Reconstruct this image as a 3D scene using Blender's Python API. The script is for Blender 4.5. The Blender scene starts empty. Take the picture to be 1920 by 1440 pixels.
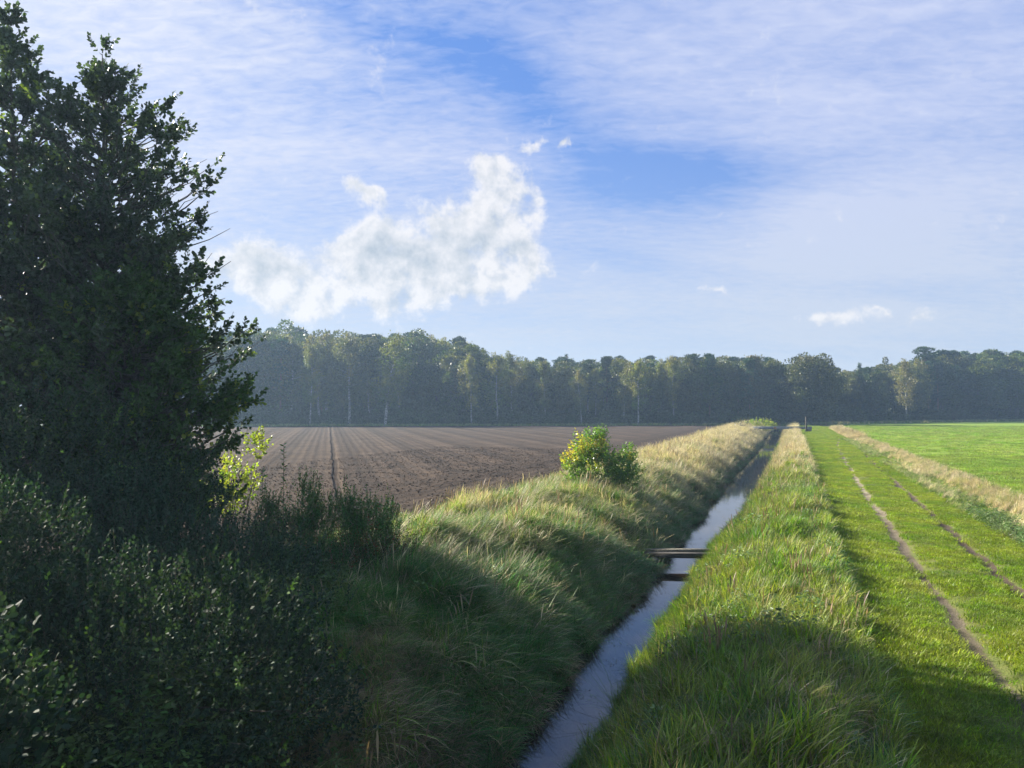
import bpy, math, random
import numpy as np
from mathutils import Vector

R = math.radians
random.seed(7)
C = bpy.context.scene.collection
F_PX, HOR, CAMZ = 1478.0, 765.0, 4.0          # focal length and horizon line of the photograph, camera height
SUN_AZ, SUN_EL = -60.0, 28.0

# ------------------------------------------------------------------ camera, sky, sun, exposure
sc = bpy.context.scene
cam = bpy.data.cameras.new('camera'); cam_o = bpy.data.objects.new('camera', cam); C.objects.link(cam_o)
cam_o.location = (0, 0, CAMZ)
cam_o.rotation_euler = (R(90) + math.atan((HOR-720)/F_PX), 0, 0)
cam.sensor_width = 36; cam.lens = 36*F_PX/1920; cam.clip_end = 6000; cam.clip_start = 0.1
sc.camera = cam_o
sc.view_settings.view_transform = 'Standard'; sc.view_settings.look = 'None'
sc.view_settings.exposure = 1.6; sc.view_settings.gamma = 1
sc.cycles.max_bounces = 7; sc.cycles.transmission_bounces = 5; sc.cycles.diffuse_bounces = 3
sc.cycles.glossy_bounces = 3; sc.cycles.transparent_max_bounces = 6; sc.cycles.volume_bounces = 0
sc.cycles.use_denoising = True
sc.cycles.use_light_tree = True

class NB:
    """small helper to chain shader nodes"""
    def __init__(s, nt): s.nt = nt; s.n = nt.nodes; s.l = nt.links
    def put(s, sock, v):
        if v is None: return
        if hasattr(v, 'is_linked') or isinstance(v, bpy.types.NodeSocket): s.l.new(v, sock)
        else: sock.default_value = v
    def m(s, op, a, b=None, c=None, clamp=False):
        nd = s.n.new('ShaderNodeMath'); nd.operation = op; nd.use_clamp = clamp
        s.put(nd.inputs[0], a); s.put(nd.inputs[1], b); s.put(nd.inputs[2], c)
        return nd.outputs[0]
    def v(s, op, a, b=None, out=0):
        nd = s.n.new('ShaderNodeVectorMath'); nd.operation = op
        s.put(nd.inputs[0], a)
        if op == 'SCALE': s.put(nd.inputs[3], b)
        else: s.put(nd.inputs[1], b)
        return nd.outputs[out]
    def noise(s, vec, scale, detail=4, rough=.55, lac=2.0, dist=0.0, col=False):
        nd = s.n.new('ShaderNodeTexNoise'); s.put(nd.inputs['Vector'], vec)
        nd.inputs['Scale'].default_value = scale; nd.inputs['Detail'].default_value = detail
        nd.inputs['Roughness'].default_value = rough; nd.inputs['Lacunarity'].default_value = lac
        nd.inputs['Distortion'].default_value = dist
        return nd.outputs['Color' if col else 'Fac']
    def mr(s, v, a, b, c=0.0, d=1.0, smooth=True):
        nd = s.n.new('ShaderNodeMapRange'); nd.interpolation_type = 'SMOOTHSTEP' if smooth else 'LINEAR'
        s.put(nd.inputs[0], v); s.put(nd.inputs[1], a); s.put(nd.inputs[2], b); s.put(nd.inputs[3], c); s.put(nd.inputs[4], d)
        return nd.outputs[0]
    def mix(s, f, a, b, mode='MIX'):
        nd = s.n.new('ShaderNodeMix'); nd.data_type = 'RGBA'; nd.blend_type = mode
        s.put(nd.inputs[0], f)
        for k, q in ((6, a), (7, b)):
            if isinstance(q, tuple) and len(q) == 3: q = (*q, 1)
            s.put(nd.inputs[k], q)
        return nd.outputs[2]
    def comb(s, x, y, z):
        nd = s.n.new('ShaderNodeCombineXYZ'); s.put(nd.inputs[0], x); s.put(nd.inputs[1], y); s.put(nd.inputs[2], z)
        return nd.outputs[0]
    def sep(s, v):
        nd = s.n.new('ShaderNodeSeparateXYZ'); s.put(nd.inputs[0], v); return nd.outputs
    def geo(s): return s.n.new('ShaderNodeNewGeometry').outputs['Position']
    def attr(s, name, out='Fac'):
        nd = s.n.new('ShaderNodeAttribute'); nd.attribute_name = name; return nd.outputs[out]
    def rnd(s): return s.n.new('ShaderNodeObjectInfo').outputs['Random']
    def hsv(s, col, h, sa, v):
        nd = s.n.new('ShaderNodeHueSaturation'); s.put(nd.inputs['Hue'], h); s.put(nd.inputs['Saturation'], sa); s.put(nd.inputs['Value'], v)
        s.put(nd.inputs['Color'], (*col, 1) if isinstance(col, tuple) and len(col) == 3 else col); return nd.outputs[0]

SKY_STRENGTH = 0.065
CLOUD = 5.2
def sky_coord(px, py):
    az = math.atan((px-960)/F_PX)
    return az*F_PX, math.atan((HOR-py)/F_PX*math.cos(az))*F_PX

def build_world():
    w = bpy.data.worlds.new('World'); sc.world = w; w.use_nodes = True
    nt = w.node_tree; nt.nodes.clear(); b = NB(nt)
    out = nt.nodes.new('ShaderNodeOutputWorld'); bg = nt.nodes.new('ShaderNodeBackground')
    bg.inputs[1].default_value = SKY_STRENGTH
    nt.links.new(bg.outputs[0], out.inputs[0])
    sky = nt.nodes.new('ShaderNodeTexSky'); sky.sky_type = 'NISHITA'; sky.sun_disc = False
    sky.sun_elevation = R(SUN_EL); sky.sun_rotation = R(SUN_AZ)
    sky.air_density = 1.0; sky.dust_density = 0.6; sky.ozone_density = 2.5; sky.altitude = 50
    d = nt.nodes.new('ShaderNodeTexCoord').outputs['Generated']
    x, y, z = b.sep(d)[:3]
    az = b.m('MULTIPLY', b.m('ARCTAN2', x, y), F_PX)
    el = b.m('MULTIPLY', b.m('ARCSINE', z), F_PX)
    # domain warp so that no cloud outline is an ellipse
    wn = b.noise(d, 3.0, 3, .5, col=True)
    wx, wy, wz = b.sep(wn)[:3]
    azw = b.m('ADD', az, b.m('MULTIPLY', b.m('SUBTRACT', wx, .5), 260)); elw = b.m('ADD', el, b.m('MULTIPLY', b.m('SUBTRACT', wy, .5), 190))
    def blob(A, E, cx, cy, rx, ry, rot=0.0):
        a0, e0 = sky_coord(cx, cy)
        dx = b.m('SUBTRACT', A, a0); dy = b.m('SUBTRACT', E, e0)
        c, s = math.cos(R(rot)), math.sin(R(rot))
        p = b.m('ADD', b.m('MULTIPLY', dx, c/rx), b.m('MULTIPLY', dy, s/rx))
        q = b.m('ADD', b.m('MULTIPLY', dx, -s/ry), b.m('MULTIPLY', dy, c/ry))
        r2 = b.m('ADD', b.m('MULTIPLY', p, p), b.m('MULTIPLY', q, q))
        return b.m('EXPONENT', b.m('MULTIPLY', r2, -1.0))
    def addup(lst, w):
        o = None
        for l, k in zip(lst, w):
            t = b.m('MULTIPLY', l, k); o = t if o is None else b.m('ADD', o, t)
        return o
    # --- high thin cloud: a veil nearly everywhere, with clear blue windows
    clear = addup([blob(azw, elw, 760, 50, 260, 50, -14), blob(azw, elw, 1000, 190, 240, 55, -38),
                   blob(azw, elw, 1230, 340, 190, 58, -10), blob(azw, elw, 1420, 330, 220, 34, 0),
                   blob(azw, elw, 1180, 470, 170, 50, -20), blob(azw, elw, 1120, 10, 140, 40, 0)],
                  [1.15, 1.05, 1.4, .6, .5, .5])
    veil = addup([blob(azw, elw, 330, 230, 520, 240, -20), blob(azw, elw, 1720, 250, 420, 260, 15), blob(azw, elw, 1350, 100, 260, 90, 25),
                  blob(azw, elw, 1480, 480, 330, 60, 5)], [.55, .60, .30, .30])
    zc = b.m('ADD', b.m('MAXIMUM', z, 0.0), .16)
    plan = b.comb(b.m('DIVIDE', x, zc), b.m('DIVIDE', y, zc), 0.0)
    st = nt.nodes.new('ShaderNodeMapping'); st.inputs['Rotation'].default_value = (0, 0, R(28)); st.inputs['Scale'].default_value = (1.0, 2.0, 1)
    b.put(st.inputs['Vector'], plan)
    n_rip = b.noise(st.outputs[0], 15.0, 6, .62, dist=.4)
    st2 = nt.nodes.new('ShaderNodeMapping'); st2.inputs['Rotation'].default_value = (0, 0, R(-62)); st2.inputs['Scale'].default_value = (.55, 1.7, 1)
    b.put(st2.inputs['Vector'], plan)
    n_str = b.noise(st2.outputs[0], 1.6, 7, .6, dist=.5)
    n_big = b.noise(plan, .9, 4, .5)
    low = b.mr(el, 0.0, 420.0, .40, 0.0)
    cir = b.m('ADD', b.m('SUBTRACT', b.m('ADD', b.m('ADD', veil, low), .44), b.m('MULTIPLY', clear, .54)),
              b.m('ADD', b.m('MULTIPLY', b.m('SUBTRACT', n_rip, .5), b.mr(az, -250.0, 350.0, 1.6, 1.1)),
                  b.m('ADD', b.m('MULTIPLY', b.m('SUBTRACT', n_str, .5), 1.5), b.m('MULTIPLY', b.m('SUBTRACT', n_big, .5), .9))))
    cirf = b.mr(cir, -.22, 1.15, 0.0, .97, False)
    front = b.mr(y, -.35, .25, .45, 1.0)
    cirf = b.m('MULTIPLY', cirf, front)
    # the veil is whiter around the sun, bluer-lavender away from it
    sv = Vector((math.sin(R(SUN_AZ))*math.cos(R(SUN_EL)), math.cos(R(SUN_AZ))*math.cos(R(SUN_EL)), math.sin(R(SUN_EL))))
    sd = b.v('DOT_PRODUCT', d, tuple(sv), out=1)
    nearsun = b.mr(sd, .55, .99)
    cc = b.mix(nearsun, (.60*CLOUD, .67*CLOUD, .90*CLOUD), (.80*CLOUD, .84*CLOUD, .95*CLOUD))
    cc = b.mix(b.mr(el, 20.0, 520.0), (.60*CLOUD, .68*CLOUD, .80*CLOUD), cc)
    skyc = b.mix(.72, sky.outputs[0], b.mix(b.mr(el, 0.0, 700.0), (.30*CLOUD, .43*CLOUD, .76*CLOUD), (.085*CLOUD, .245*CLOUD, .76*CLOUD)))
    skyc = b.mix(b.mr(y, -.5, .3), sky.outputs[0], skyc)
    col = b.mix(cirf, skyc, cc)
    # --- cumulus
    w2 = b.noise(d, 9.0, 7, .62, col=True)
    w2x, w2y, w2z = b.sep(w2)[:3]
    A2 = b.m('ADD', az, b.m('MULTIPLY', b.m('SUBTRACT', w2x, .5), 190)); E2 = b.m('ADD', el, b.m('MULTIPLY', b.m('SUBTRACT', w2y, .5), 140))
    cum = [(800, 512, 235, 66, 4), (900, 530, 150, 52, 0), (745, 425, 90, 26, 12), (950, 345, 70, 72, -35), (900, 300, 42, 30, 0), (1010, 380, 32, 42, 0), (880, 420, 70, 50, 20), (640, 480, 85, 60, 25), (960, 500, 75, 62, 0), (660, 560, 130, 34, 0),
           (455, 505, 70, 52, 0), (520, 560, 90, 34, 0), (650, 357, 30, 20, 0), (690, 378, 24, 12, -20), (1080, 262, 20, 12, 10), (1010, 256, 34, 9, 10),
           (1555, 602, 46, 16, 6), (1485, 596, 20, 8, 0), (1725, 587, 44, 17, 12), (1655, 592, 26, 6, 0), (1330, 538, 30, 9, 0), (1790, 605, 26, 5, 10)]
    wt = [.92, .40, .40, 1.05, .7, .7, .75, .8, .8, .6, .85, .7, .9, .7, .8, .5, .75, .5, .75, .45, .7, .4]
    body = addup([blob(A2, E2, *c) for c in cum], wt)
    body = b.m('MINIMUM', body, .98)
    E3 = b.m('SUBTRACT', E2, 34.0); A3 = b.m('ADD', A2, 14.0)
    below = addup([blob(A3, E3, *c) for c in cum[:12]], wt[:12])
    above = b.m('SUBTRACT', b.m('MINIMUM', below, 1.4), addup([blob(A2, E2, *c) for c in cum[:12]], wt[:12]))   # > 0 near a cloud's foot is cloud above it
    off = b.v('ADD', d, (-.014, .0, .018))
    def fb(vec):
        lo = b.noise(vec, 12.0, 3, .5); hi = b.noise(vec, 34.0, 9, .66, dist=.1)
        return b.m('ADD', b.m('MULTIPLY', lo, .44), b.m('MULTIPLY', hi, .56))
    n1 = fb(d); n2 = fb(off)
    dens = b.m('ADD', body, b.m('MULTIPLY', b.m('SUBTRACT', n1, .5), 3.3))
    alpha = b.mr(dens, .30, .95)
    rel = b.m('MULTIPLY', b.m('SUBTRACT', n1, n2), 4.2)
    thick = b.mr(dens, .65, 1.5)
    foot = b.mr(above, -.10, .30)
    n3 = b.noise(d, 12.0, 6, .6)
    shade = b.m('ADD', b.m('SUBTRACT', rel, b.m('MULTIPLY', thick, b.m('ADD', b.m('MULTIPLY', foot, .40), b.mr(n3, .42, .6, 0, .34)))), .82, clamp=True)
    ccol = b.mix(shade, (.46*CLOUD, .54*CLOUD, .62*CLOUD), (.92*CLOUD, .91*CLOUD, .92*CLOUD))
    col = b.mix(b.m('MULTIPLY', alpha, .90), col, ccol)
    nt.links.new(col, bg.inputs[0])
    try: w.cycles.sampling_method = 'MANUAL'; w.cycles.sample_map_resolution = 512
    except Exception: pass
build_world()
sun = bpy.data.lights.new('sun', 'SUN'); sun.energy = 5.0; sun.angle = R(.53); sun.color = (1, .93, .80)
sun_o = bpy.data.objects.new('sun', sun); C.objects.link(sun_o)
sun_dir = Vector((math.sin(R(SUN_AZ))*math.cos(R(SUN_EL)), math.cos(R(SUN_AZ))*math.cos(R(SUN_EL)), math.sin(R(SUN_EL))))
sun_o.rotation_euler = sun_dir.to_track_quat('Z', 'Y').to_euler()
sun_o.location = sun_dir*100

# ------------------------------------------------------------------ helpers
TH = R(19.4)                                   # heading of the ditch
CT, ST = math.cos(TH), math.sin(TH)
def uv2xy(u, v): return u*CT + v*ST, -u*ST + v*CT
def xy2uv(x, y): return x*CT - y*ST, x*ST + y*CT
def at(px, Y, py=None):
    """a place seen at photo column px (and row py) at depth Y"""
    x = (px-960)/F_PX*Y
    return (x, Y, CAMZ + (HOR-py)/F_PX*Y if py is not None else 0.0)

def hash2(ix, iy, s):
    h = (ix.astype(np.int64)*374761393 + iy.astype(np.int64)*668265263 + s*1274126177) & 0xFFFFFFFF
    h = ((h ^ (h >> 13))*1274126177) & 0xFFFFFFFF
    return ((h ^ (h >> 16)) & 0xFFFF)/65535.0
def vnoise(x, y, s=0):
    x = np.asarray(x, float); y = np.asarray(y, float)
    ix, iy = np.floor(x), np.floor(y); fx, fy = x-ix, y-iy
    fx = fx*fx*(3-2*fx); fy = fy*fy*(3-2*fy)
    a = hash2(ix, iy, s); b_ = hash2(ix+1, iy, s); c = hash2(ix, iy+1, s); d = hash2(ix+1, iy+1, s)
    return (a*(1-fx)+b_*fx)*(1-fy) + (c*(1-fx)+d*fx)*fy
def fbm(x, y, s=0, o=4):
    t = 0; a = .5; n = 0
    for i in range(o):
        t = t + a*vnoise(x*2**i, y*2**i, s+i*17); n += a; a *= .5
    return t/n
def sstep(a, b, x):
    t = np.clip((x-a)/(b-a), 0, 1); return t*t*(3-2*t)

def ditch_center(v): return -3.15 + np.interp(v, [0, 20, 40, 60, 90, 130, 200], [0, -.15, .1, .35, .55, .7, .7])
def rut_l(v): return 2.95 + np.interp(v, [0, 16, 38, 66, 90, 112, 125, 150, 200], [0, 0, .3, 1.0, 1.7, 3.2, 2.2, 1.8, 2.0])
def rut_r(v): return 4.65 + np.interp(v, [0, 18, 38, 66, 90, 112, 125, 150, 200], [0, 0, .5, 1.2, 2.1, 3.9, 3.0, 1.9, 2.0])
def height(u, v):
    u = np.asarray(u, float); v = np.asarray(v, float)
    c = ditch_center(v) + .30*(fbm(v*.35, v*0, 5)-.5)*2 + .30*(fbm(v*1.3, v*0+2, 6)-.5)*2*np.where(u < ditch_center(v), 1.0, .45)
    sL = np.interp(v, [10, 25, 36, 52], [-.35, -.35, -.1, .3]); sR = np.interp(v, [10, 25, 36, 52], [-.45, -.40, -.15, .15])
    du = u - c
    wl = .28 + .22*(fbm(v*.5, v*0+3, 8)-.5)*2
    z = np.zeros_like(u + v)
    left = -1.65*(1-sstep(wl-.15+sL, wl+3.7+sL*.5, -du)) + .42*sstep(wl+2.8, wl+5.0, -du)*(1-sstep(wl+6.2, wl+8.0, -du))
    right = -1.65*(1-sstep(wl-.15+sR, wl+2.4+sR*.5, du)) + .12*sstep(wl+2.1, wl+2.9, du)*(1-sstep(wl+3.6, wl+4.4, du))
    z = np.where(du < 0, left, right)
    side = sstep(.9, 2, np.abs(du))*(1-sstep(7.4, 8.4, -du))*(1-sstep(3.6, 4.2, du))
    z = z + side*.36*(fbm(u*.55, v*.55, 21)-.5)*2
    z = z + side*sstep(1.5, 3.5, -du)*.36*(fbm(u*1.3+9, v*1.3, 23, 3)-.5)*2
    # wheel ruts and a shallow hollow by the meadow
    for f, dp in ((rut_l, .07), (rut_r, .09)):
        z = z - dp*np.exp(-((u-f(v)-.22*(fbm(v*.45, v*0, 3)-.5))/.24)**2)
    z = z - .16*np.exp(-((u-7.6)/.8)**2) + .05*np.exp(-((u-3.8)/.5)**2)
    z = z*(1-sstep(185, 200, v))
    return z
def zat(x, y):
    u, v = xy2uv(x, y); return float(height(np.array([u]), np.array([v]))[0])

def tag(o, label=None, cat=None, group=None, kind=None):
    if label: o['label'] = label
    if cat: o['category'] = cat
    if group: o['group'] = group
    if kind: o['kind'] = kind
    return o

def mesh_np(name, V, quads=None, tris=None, attrs=None, smooth=True, mats=None, fmat=None):
    me = bpy.data.meshes.new(name)
    V = np.asarray(V, np.float32)
    nq = 0 if quads is None else len(quads); ntr = 0 if tris is None else len(tris)
    loops = []; 
    if nq: loops.append(np.asarray(quads, np.int32).ravel())
    if ntr: loops.append(np.asarray(tris, np.int32).ravel())
    L = np.concatenate(loops)
    me.vertices.add(len(V)); me.vertices.foreach_set('co', V.ravel())
    me.loops.add(len(L)); me.loops.foreach_set('vertex_index', L)
    me.polygons.add(nq+ntr)
    st = np.concatenate([np.arange(nq)*4, nq*4+np.arange(ntr)*3]).astype(np.int32)
    me.polygons.foreach_set('loop_start', st)
    if fmat is not None: me.polygons.foreach_set('material_index', np.asarray(fmat, np.int32))
    me.polygons.foreach_set('use_smooth', np.full(nq+ntr, smooth))
    for k, a in (attrs or {}).items():
        at_ = me.attributes.new(k, 'FLOAT', 'POINT'); at_.data.foreach_set('value', np.asarray(a, np.float32))
    for m in (mats or []): me.materials.append(m)
    me.update(calc_edges=True); me.validate()
    return me
def link(name, me, parent=None, loc=None):
    o = bpy.data.objects.new(name, me); C.objects.link(o)
    if parent: o.parent = parent
    if loc is not None: o.location = loc
    return o
def empty(name, loc, rz=0.0, s=1.0):
    o = bpy.data.objects.new(name, None); C.objects.link(o); o.location = loc; o.rotation_euler = (0, 0, rz); o.scale = (s, s, s)
    o.empty_display_size = .2
    return o

class Geo:
    """collects numpy pieces"""
    def __init__(s): s.V = []; s.Q = []; s.T = []; s.A = []; s.n = 0
    def add(s, V, Q=None, T=None, a=0.0):
        V = np.asarray(V, float).reshape(-1, 3)
        if Q is not None: s.Q.append(np.asarray(Q).reshape(-1, 4)+s.n)
        if T is not None: s.T.append(np.asarray(T).reshape(-1, 3)+s.n)
        s.V.append(V); s.A.append(np.broadcast_to(np.asarray(a, float), (len(V),)).copy()); s.n += len(V)
    def tube(s, P, r, sides=5, a=0.0, cap=True):
        P = np.asarray(P, float); r = np.broadcast_to(np.asarray(r, float), (len(P),))
        T = np.gradient(P, axis=0); T /= np.linalg.norm(T, axis=1)[:, None]+1e-9
        ref = np.array([0, 0, 1.0]) if abs(T[0][2]) < .9 else np.array([1.0, 0, 0])
        A = np.cross(T, ref); A /= np.linalg.norm(A, axis=1)[:, None]+1e-9
        B = np.cross(T, A)
        th = np.linspace(0, 2*np.pi, sides, endpoint=False)
        V = P[:, None, :] + r[:, None, None]*(np.cos(th)[None, :, None]*A[:, None, :]+np.sin(th)[None, :, None]*B[:, None, :])
        V = V.reshape(-1, 3); n = len(P)
        i = np.arange(n-1)[:, None]*sides; j = np.arange(sides)[None, :]; j2 = (j+1) % sides
        Q = np.stack([i+j, i+j2, i+j2+sides, i+j+sides], -1).reshape(-1, 4)
        T3 = None
        if cap:
            V = np.vstack([V, P[-1:]]); k = len(V)-1; jj = np.arange(sides)
            T3 = np.stack([(n-1)*sides+jj, (n-1)*sides+(jj+1) % sides, np.full(sides, k)], -1)
        s.add(V, Q, T3, a)
    def box(s, c, size, rz=0.0, bev=.01, a=0.0, tilt=0.0):
        """a box with chamfered long edges"""
        sx, sy, sz = np.array(size)/2; b = min(bev, sx*.4, sy*.4, sz*.4)
        prof = np.array([[-sy+b, -sz], [sy-b, -sz], [sy, -sz+b], [sy, sz-b], [sy-b, sz], [-sy+b, sz], [-sy, sz-b], [-sy, -sz+b]])
        V = np.vstack([np.c_[np.full(8, x), prof] for x in (-sx, sx)])
        Q = [[i, (i+1) % 8, (i+1) % 8+8, i+8] for i in range(8)] + [[0, 7, 2, 1], [7, 6, 3, 2], [6, 5, 4, 3], [8, 9, 10, 15], [15, 10, 11, 14], [14, 11, 12, 13]]
        V = V@np.array([[math.cos(tilt), 0, math.sin(tilt)], [0, 1, 0], [-math.sin(tilt), 0, math.cos(tilt)]])
        c_, s_ = math.cos(rz), math.sin(rz)
        V = V@np.array([[c_, s_, 0], [-s_, c_, 0], [0, 0, 1]]) + np.asarray(c)
        s.add(V, Q, None, a)
    def mesh(s, name, mats, smooth=True, attr='tint'):
        V = np.vstack(s.V); Q = np.vstack(s.Q) if s.Q else None; T = np.vstack(s.T) if s.T else None
        return mesh_np(name, V, Q, T, {attr: np.concatenate(s.A)}, smooth, mats)

def unit(a): return a/(np.linalg.norm(a, axis=-1, keepdims=True)+1e-9)
def leaves(P, D, size, tint, rng, width=.62, round_=True, droop=0.0, flat=.5):
    """leaf blades: base points P, axis directions D, one length each; returns V, Q, per-vertex tint"""
    n = len(P); D = unit(D + np.array([0, 0, -droop]))
    up = unit(np.stack([rng.normal(0, 1, n), rng.normal(0, 1, n), rng.normal(0, 1, n)+flat*2.2], -1))
    S = unit(np.cross(D, up)); N = np.cross(S, D)
    L = np.asarray(size)[:, None]; W = L*width/2
    f = .18
    if round_:
        V = np.stack([P, P+D*L*.28+S*W*.9+N*W*f, P+D*L*.72+S*W*.85+N*W*f, P+D*L-N*L*.06, P+D*L*.72-S*W*.85+N*W*f, P+D*L*.28-S*W*.9+N*W*f], 1)
        q = np.array([[0, 1, 2, 3], [0, 3, 4, 5]])
    else:
        V = np.stack([P, P+D*L*.45+S*W+N*W*f, P+D*L-N*L*.05, P+D*L*.45-S*W+N*W*f], 1)
        q = np.array([[0, 1, 2, 3]])
    k = V.shape[1]
    Q = (np.arange(n)[:, None, None]*k+q[None]).reshape(-1, 4)
    return V.reshape(-1, 3), Q, np.repeat(tint, k)

# ------------------------------------------------------------------ materials
def new_mat(name):
    m = bpy.data.materials.new(name); m.use_nodes = True; nt = m.node_tree; nt.nodes.clear()
    o = nt.nodes.new('ShaderNodeOutputMaterial'); return m, nt, NB(nt), o
def leaf_mat(name, c1, c2, c3=None, trans=.42, rough=.45, spec=.35, var=.12, scale=.6, tcol=(1.25, 1.35, .55), per_obj=True, tgain=1.0, iv=.35, hv=.012):
    """foliage: c1/c2 mixed by position noise, c3 where the tint attribute says so"""
    m, nt, b, o = new_mat(name)
    p = b.geo(); n = b.noise(p, scale, 3, .6)
    col = b.mix(b.mr(n, .35, .65), c1, c2)
    n2 = b.noise(p, scale*7, 2, .5)
    col = b.hsv(col, .5, 1.0, b.mr(n2, .3, .7, 1-var*2, 1+var*2.4, False))
    isl = nt.nodes.new('ShaderNodeNewGeometry').outputs['Random Per Island']
    col = b.hsv(col, b.mr(isl, 0, 1, .5-hv, .5+hv, False), 1.0, b.mr(b.m('FRACT', b.m('MULTIPLY', isl, 13.7)), 0, 1, 1-iv, 1+iv, False))
    if per_obj:
        r = b.rnd(); col = b.hsv(col, b.mr(r, 0, 1, .478, .522, False), b.mr(r, 0, 1, .85, 1.15, False), b.mr(b.m('FRACT', b.m('MULTIPLY', r, 7.31)), 0, 1, .72, 1.3, False))
    if c3: col = b.mix(b.attr('tint'), col, c3)
    pr = nt.nodes.new('ShaderNodeBsdfPrincipled'); b.put(pr.inputs['Base Color'], col)
    pr.inputs['Roughness'].default_value = rough; pr.inputs['Specular IOR Level'].default_value = spec
    tr = nt.nodes.new('ShaderNodeBsdfTranslucent')
    b.put(tr.inputs[0], b.mix(1.0, col, tuple(min(1.0*q*tgain, 4) for q in tcol), 'MULTIPLY'))
    mx = nt.nodes.new('ShaderNodeMixShader'); mx.inputs[0].default_value = trans
    nt.links.new(pr.outputs[0], mx.inputs[1]); nt.links.new(tr.outputs[0], mx.inputs[2]); nt.links.new(mx.outputs[0], o.inputs[0])
    return m
def bark_mat(name, c1, c2, scale=9.0, stretch=4.0, rough=.9):
    m, nt, b, o = new_mat(name)
    mp = nt.nodes.new('ShaderNodeMapping'); mp.inputs['Scale'].default_value = (1, 1, 1/stretch); b.put(mp.inputs['Vector'], b.geo())
    n = b.noise(mp.outputs[0], scale, 5, .65)
    pr = nt.nodes.new('ShaderNodeBsdfPrincipled'); b.put(pr.inputs['Base Color'], b.mix(b.mr(n, .38, .62), c1, c2)); pr.inputs['Roughness'].default_value = rough
    bp = nt.nodes.new('ShaderNodeBump'); bp.inputs['Strength'].default_value = .6; bp.inputs['Distance'].default_value = .02; b.put(bp.inputs['Height'], n)
    nt.links.new(bp.outputs[0], pr.inputs['Normal']); nt.links.new(pr.outputs[0], o.inputs[0])
    return m

M = {}
M['alder'] = leaf_mat('alder leaf', (.042, .068, .038), (.068, .098, .045), (.20, .26, .035), trans=.34, tcol=(1.15, 1.3, .7), scale=.9, per_obj=False, spec=.5, rough=.38)
M['greentree'] = leaf_mat('hazel leaf', (.045, .090, .026), (.06, .11, .028), (.30, .34, .05), trans=.38, scale=.9, per_obj=False)
M['greyshrub'] = leaf_mat('dogwood leaf', (.028, .060, .036), (.042, .075, .042), (.10, .17, .04), trans=.25, scale=1.2, per_obj=False, rough=.65, spec=.14)
M['darkshrub'] = leaf_mat('dark shrub leaf', (.020, .045, .026), (.034, .056, .030), (.12, .22, .04), trans=.25, scale=1.2, per_obj=False, rough=.65, spec=.14)
M['willow'] = leaf_mat('young willow leaf', (.04, .13, .035), (.06, .155, .04), (.16, .19, .03), trans=.35, scale=1.2, per_obj=False)
M['redshrub'] = leaf_mat('reddening leaf', (.05, .08, .025), (.075, .07, .025), (.22, .035, .015), trans=.35, scale=1.5, per_obj=False)
M['yellow'] = leaf_mat('yellowing maple leaf', (.16, .24, .04), (.28, .30, .05), (.45, .36, .05), trans=.5, scale=1.5, per_obj=False)
M['bankbush'] = leaf_mat('bank bush leaf', (.10, .20, .035), (.15, .24, .045), (.58, .46, .05), trans=.52, scale=1.3, per_obj=False, spec=.7, rough=.3)
M['oak'] = leaf_mat('oak crown', (.055, .085, .022), (.105, .115, .028), (.15, .12, .03), trans=.30, scale=.16, var=.16)
M['birch'] = leaf_mat('birch crown', (.09, .125, .030), (.165, .155, .038), (.22, .17, .035), trans=.40, scale=.16, var=.16)
M['pine'] = leaf_mat('pine needles', (.032, .062, .030), (.045, .080, .034), None, trans=.15, scale=.2, var=.14)
M['under'] = leaf_mat('undergrowth', (.035, .06, .02), (.06, .085, .025), (.12, .12, .03), trans=.25, scale=.15, var=.16)
M['bark'] = bark_mat('grey bark', (.05, .045, .038), (.13, .12, .10))
M['twig'] = bark_mat('twig bark', (.06, .045, .03), (.10, .08, .055), 20)
M['palestem'] = bark_mat('pale stem', (.22, .20, .15), (.34, .31, .24), 30)
M['pinebark'] = bark_mat('pine bark', (.16, .085, .05), (.26, .15, .09), 5)
M['birchbark'] = bark_mat('birch bark', (.07, .065, .06), (.42, .40, .37), 3.0, .5)
def grassmat(name, c1, c2, c3=None, **k):
    k.setdefault('trans', .45); k.setdefault('scale', .5); k.setdefault('tcol', (1.3, 1.3, .55)); k.setdefault('spec', .3); k.setdefault('iv', .5); k.setdefault('hv', .02)
    return leaf_mat(name, c1, c2, c3, **k)
M['g_green'] = grassmat('green grass', (.10, .19, .026), (.17, .24, .036))
M['g_deep'] = grassmat('deep green grass', (.05, .15, .03), (.075, .18, .035))
M['g_straw'] = grassmat('straw grass', (.42, .36, .19), (.52, .45, .26), tcol=(1.1, 1.05, .8), trans=.4)
M['g_brown'] = grassmat('withered brown grass', (.22, .155, .085), (.32, .235, .135), tcol=(1.1, 1.0, .7), trans=.3)
M['g_gold'] = grassmat('golden dry grass', (.42, .35, .19), (.50, .43, .26), tcol=(1.1, 1.0, .7), trans=.35)
M['g_mown'] = grassmat('mown grass', (.14, .22, .018), (.22, .27, .026), scale=.35, trans=.5)
M['g_meadow'] = grassmat('meadow grass', (.17, .26, .040), (.22, .285, .048), scale=.12, trans=.45)
M['g_reed'] = grassmat('reed grass', (.14, .235, .028), (.26, .30, .05), scale=.5)
M['g_weed'] = grassmat('weed leaf', (.09, .15, .05), (.12, .18, .06), trans=.3)

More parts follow.
